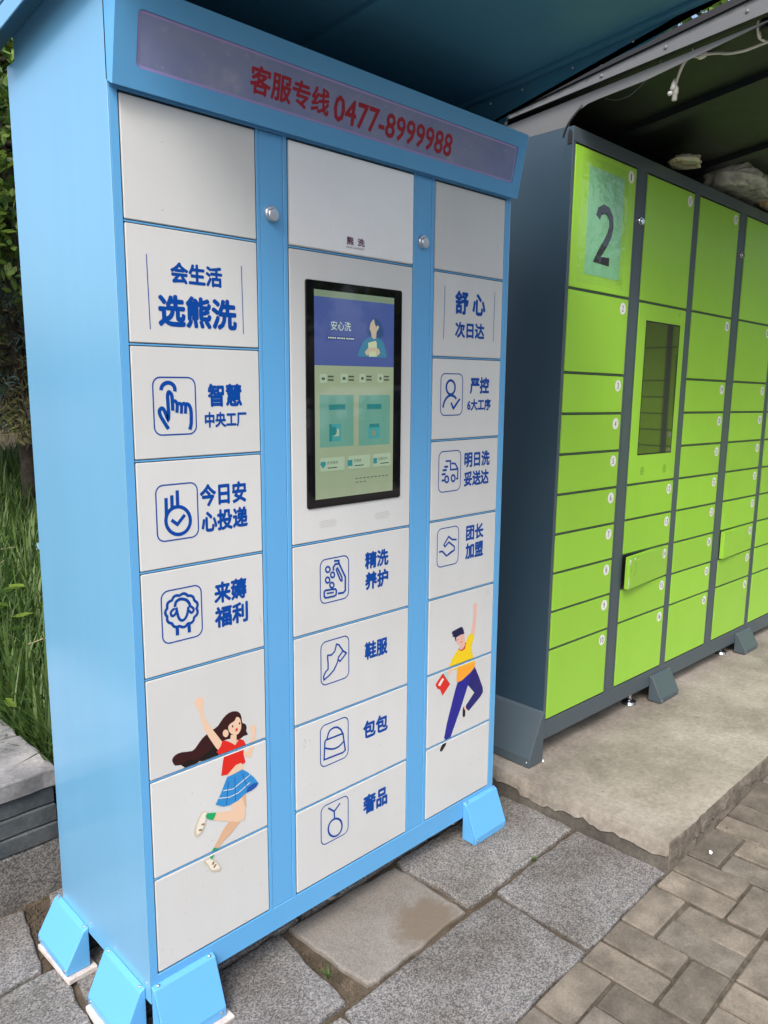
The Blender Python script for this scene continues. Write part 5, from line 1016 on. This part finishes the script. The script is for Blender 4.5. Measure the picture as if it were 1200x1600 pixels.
def limb(b, p, d, L, r0, r1, seed, n=6, bend=.25):
    P = [Vector(p)]; d = Vector(d).normalized(); rr = random.Random(seed)
    for i in range(n):
        d = (d+Vector((rr.gauss(0, bend), rr.gauss(0, bend), rr.gauss(0, bend)))*.45).normalized(); P.append(P[-1]+d*L/n)
    b.tube(P, [r0+(r1-r0)*i/n for i in range(n+1)], 7); return P
def broad_tree(x, y, zb_, h, cr, cz, nleaf, L, lab, seed, trunk_r=.08, lean=(0, 0, 1), squash=1.0, lo=2):
    e = empty('broadleaf_tree', (x, y, zb_)); rr = random.Random(seed); tb = MB()
    T = limb(tb, (0, 0, 0), lean, h*.75, trunk_r, trunk_r*.35, seed, 8, .12); tb.build('trunk', M['bark'], e, smooth=True)
    bb_ = MB(); lb = MB(); ends = []
    for i in range(16):
        p = T[lo+int(rr.random()*(8-lo))]; a = rr.random()*math.tau; P = limb(bb_, p, (math.cos(a), math.sin(a), rr.uniform(-.1, .7)), cr*rr.uniform(.6, 1.15), trunk_r*.3, .006, seed+i, 6, .4); ends += P[2:]
        for k in range(3):
            q_ = P[2+k]; Q = limb(bb_, q_, rv(rr)+Vector((0, 0, .2)), cr*.4, trunk_r*.1, .003, seed*7+i*3+k, 4, .5); ends += Q[1:]
    bb_.build('branches', M['bark'], e, smooth=True)
    cl = [q_+rv(rr)*cr*.10 for q_ in ends]
    for i in range(nleaf):
        c = rr.choice(cl)+rv(rr)*cr*.085*squash; d = rv(rr); d.z -= .5; leafquad(lb, c, d, (Vector((0, 0, 1))+rv(rr)*.5), L*rr.uniform(.6, 1.25), L*.55*rr.uniform(.7, 1.2))
    lb.build('crown', M['leafA'], e); tag(e, lab, 'tree'); return e
broad_tree(1.35, 3.6, .33, 4.6, 1.15, 2.4, 12000, .07, 'broad-leaved tree whose branches fill the strip at the upper left beside the blue locker', 11, .07, lo=5)
broad_tree(.3, 7.4, .45, 5.6, 2.0, 3, 9000, .11, 'taller leafy tree further back behind the stone wall', 23, .12, lo=3)
broad_tree(3.6, 7.4, .5, 5.6, 2.2, 3, 9000, .14, 'leafy tree hidden mostly behind the blue locker', 37, .12)
broad_tree(7.2, 2.9, .4, 7.2, 2.3, 3, 15000, .14, 'tree crown glimpsed in the gap between the blue canopy and the dark hood', 41, .14)
broad_tree(6.3, 6.6, .5, 6.2, 2.2, 3, 8000, .15, 'leafy tree behind the green lockers', 53, .13)

def spruce(x, y, zb_, h, r, seed, lab, z_lo=.9, tr=.07, lean=(0, 0, 1), mt='leafB'):
    e = empty('spruce_tree', (x, y, zb_)); rr = random.Random(seed); tb = MB(); T = limb(tb, (0, 0, 0), lean, h, tr, .01, seed, 10, .05); tb.build('trunk', M['bark'], e, smooth=True)
    bb_ = MB(); nb = MB(); nc = MB()
    z = z_lo
    while z < h*.97:
        f = 1-(z/h); L = r*(.25+f); n = 7
        base = T[min(9, int(z/h*10))].lerp(T[min(10, int(z/h*10)+1)], (z/h*10) % 1)
        for k in range(n):
            a = rr.random()*math.tau; P = limb(bb_, base, (math.cos(a), math.sin(a), -.15+rr.uniform(-.2, .15)), L*rr.uniform(.6, 1.1), .014, .003, rr.random(), 5, .18)
            for i in range(int(85*L/r)+18):
                t = rr.random()**.7*(len(P)-1.001); p = P[int(t)].lerp(P[int(t)+1], t % 1); side = rv(rr)*.07; side.z = side.z*.5-.03
                q_ = p+side; tgt = nc if (k % 3 == 0) else nb
                d = (side+Vector((math.cos(a), math.sin(a), -.2))*.06).normalized()
                for w2 in range(2):
                    leafquad(tgt, q_, d+rv(rr)*.35, rv(rr), rr.uniform(.05, .09), .011)
        z += .13
    bb_.build('branches', M['bark'], e, smooth=True); nb.build('crown', M['leafB'], e); nc.build('crown_tips', M['leafC'], e)
    tag(e, lab, 'tree'); return e
spruce(1.60, 4.9, .40, 3.3, 1.15, 5, 'spruce with brownish drooping branches and dark trunk, left of the blue locker', .95, .075, (.02, 0, 1))
spruce(1.42, 5.9, .45, 3.8, 1.2, 8, 'second spruce trunk leaning just behind the nearer spruce', 1.1, .055, (-.05, 0, 1))

hb = MB(); rh = random.Random(77)
for i in range(16000):
    x = rh.uniform(-3, 14); c = Vector((x, 13+rh.gauss(0, .7), .6+2.6*rh.random()**.8+.4*math.sin(x*1.3))); leafquad(hb, c, rv(rh), rv(rh), .2, .13)
tag(hb.build('shrub_belt', M['leafA']), kind='stuff')
# street side behind the photographer: mirrored in the screens
M['rail'] = flat('dark_fence_paint', (.02, .03, .035), .5)
fe = empty('street_fence', (4.0, -6.0, -.03)); b = MB()
for i in range(48): x = -7+i*.30; o = None; b.box(x-.05, x+.05, -.012, .012, .1, 1.35)
tag(b.build('pickets', M['rail'], fe), kind='stuff'); b = MB(); b.box(-7.2, 7.4, -.02, .02, .18, .24); b.box(-7.2, 7.4, -.02, .02, 1.2, 1.26); b.build('rails', M['rail'], fe)
tag(fe, 'dark picket fence along the street, mirrored in the touch screen', 'fence')
b = MB(); b.box(-30, 40, -16, -7.2, -.029, -.010); tag(b.build('road', mineral('asphalt', (.04, .04, .042), (.055, .055, .055), (.07, .07, .07), 3, 60)), kind='structure')
for k, (x, y, h) in enumerate(((-4, -18, 6), (2, -19, 7), (8, -18, 6.5), (14, -19, 7), (20, -17, 6))):
    e = empty('street_tree', (x, y, -.03)); rr = random.Random(90+k); tb = MB(); tb.tube([(0, 0, 0), (.1, 0, h*.3), (0, .1, h*.6)], [.2, .15, .1], 8); tb.build('trunk', M['bark'], e)
    lb = MB()
    for i in range(2600):
        v = rv(rr); v.normalize(); v = Vector((v.x*2.6, v.y*2.6, v.z*2.1))*rr.random()**.4*(1+.3*noise.noise(v*1.5)); leafquad(lb, v+Vector((0, 0, h*.68)), rv(rr), rv(rr), .38, .24)
    lb.build('crown', M['leafA'], e)
    tag(e, ['street tree furthest left across the road', 'second street tree from the left across the road', 'middle street tree across the road', 'fourth street tree from the left across the road', 'street tree furthest right across the road'][k], 'tree', 'street trees across the road')

M['car_paint'] = flat('white_car_paint', (.70, .71, .72), .15); M['car_glass'] = flat('car_window_glass', (.02, .025, .03), .05); M['tyre'] = flat('black_tyre', (.015, .015, .016), .8)
def car(x, y, lab, paint_):
    e = empty('parked_car', (x, y, -.01)); b = MB()
    prof = [(-2.2, .35), (-2.2, .75), (-2.0, .92), (-1.35, .98), (-.75, 1.42), (.65, 1.46), (1.35, 1.02), (2.15, .9), (2.25, .6), (2.2, .35)]
    b.prism(prof, -.85, .85, lambda u, v, t: (u, t*(1-.18*max(0, v-.95)), v)); b.build('body', paint_, e, .05, seg=2)
    for sy in (-1, 1):
        for q4 in ([(-1.15, 1.0), (-.70, 1.36), (-.08, 1.40), (-.08, 1.0)], [(0, 1.0), (0, 1.40), (.60, 1.40), (1.10, 1.02)]):
            g2 = MB(); g2.prism(q4, .80, .87, lambda u, v, t, sy=sy: (u, sy*(t-.18*max(0, v-.95)*.85), v)); g2.build('window', M['car_glass'], e)
        for wx in (-1.4, 1.4):
            g2 = MB(); g2.lathe([(.33, -.11), (.33, .11), (.2, .12), (.001, .10)], lambda u, v, h, wx=wx, sy=sy: (wx+u, sy*(.78+h), .33+v), 20); wh = g2.build('wheel', M['tyre'], e)
    tag(e, lab, 'car', 'cars parked beyond the street fence')
car(4.2, -8.6, 'white car parked beyond the picket fence, mirrored in the touch screen', M['car_paint'])
car(9.3, -8.7, 'silver car parked further right beyond the picket fence', flat('silver_car_paint', (.42, .44, .46), .2, .5))

def copy_tree(o, parent=None):
    c = o.copy(); col.objects.link(c); c.parent = parent
    for q9 in list(o.children): copy_tree(q9, c)
    return c
opp = copy_tree(gA); opp.location = (5.5, -.75, 0); opp.rotation_euler = (0, 0, -math.pi/2)
opp['label'] = 'lime green parcel locker across the paving, mirrored in the small dark screen'

# fallen leaves and crumbs on the paving
M['dry_leaf'] = leafmat('fallen_leaf', (.10, .06, .02), (.22, .17, .05), .8, .1)
lf = MB()
for i in range(46):
    x, y = rnd.uniform(.1, 3.2), rnd.choice((rnd.uniform(-1.3, -.3), -.53+rnd.gauss(0, .02), -.22+rnd.gauss(0, .012))); a = rnd.random()*6; L = rnd.uniform(.004, .011)
    z = gz(x)+.003 if not (x > 1.34 and y > -.55) else .168
    leafquad(lf, Vector((x, y, z)), Vector((math.cos(a), math.sin(a), .12)), Vector((0, 0, 1)), L, L*.5)
tag(lf.build('leaf_litter', M['dry_leaf']), kind='stuff')
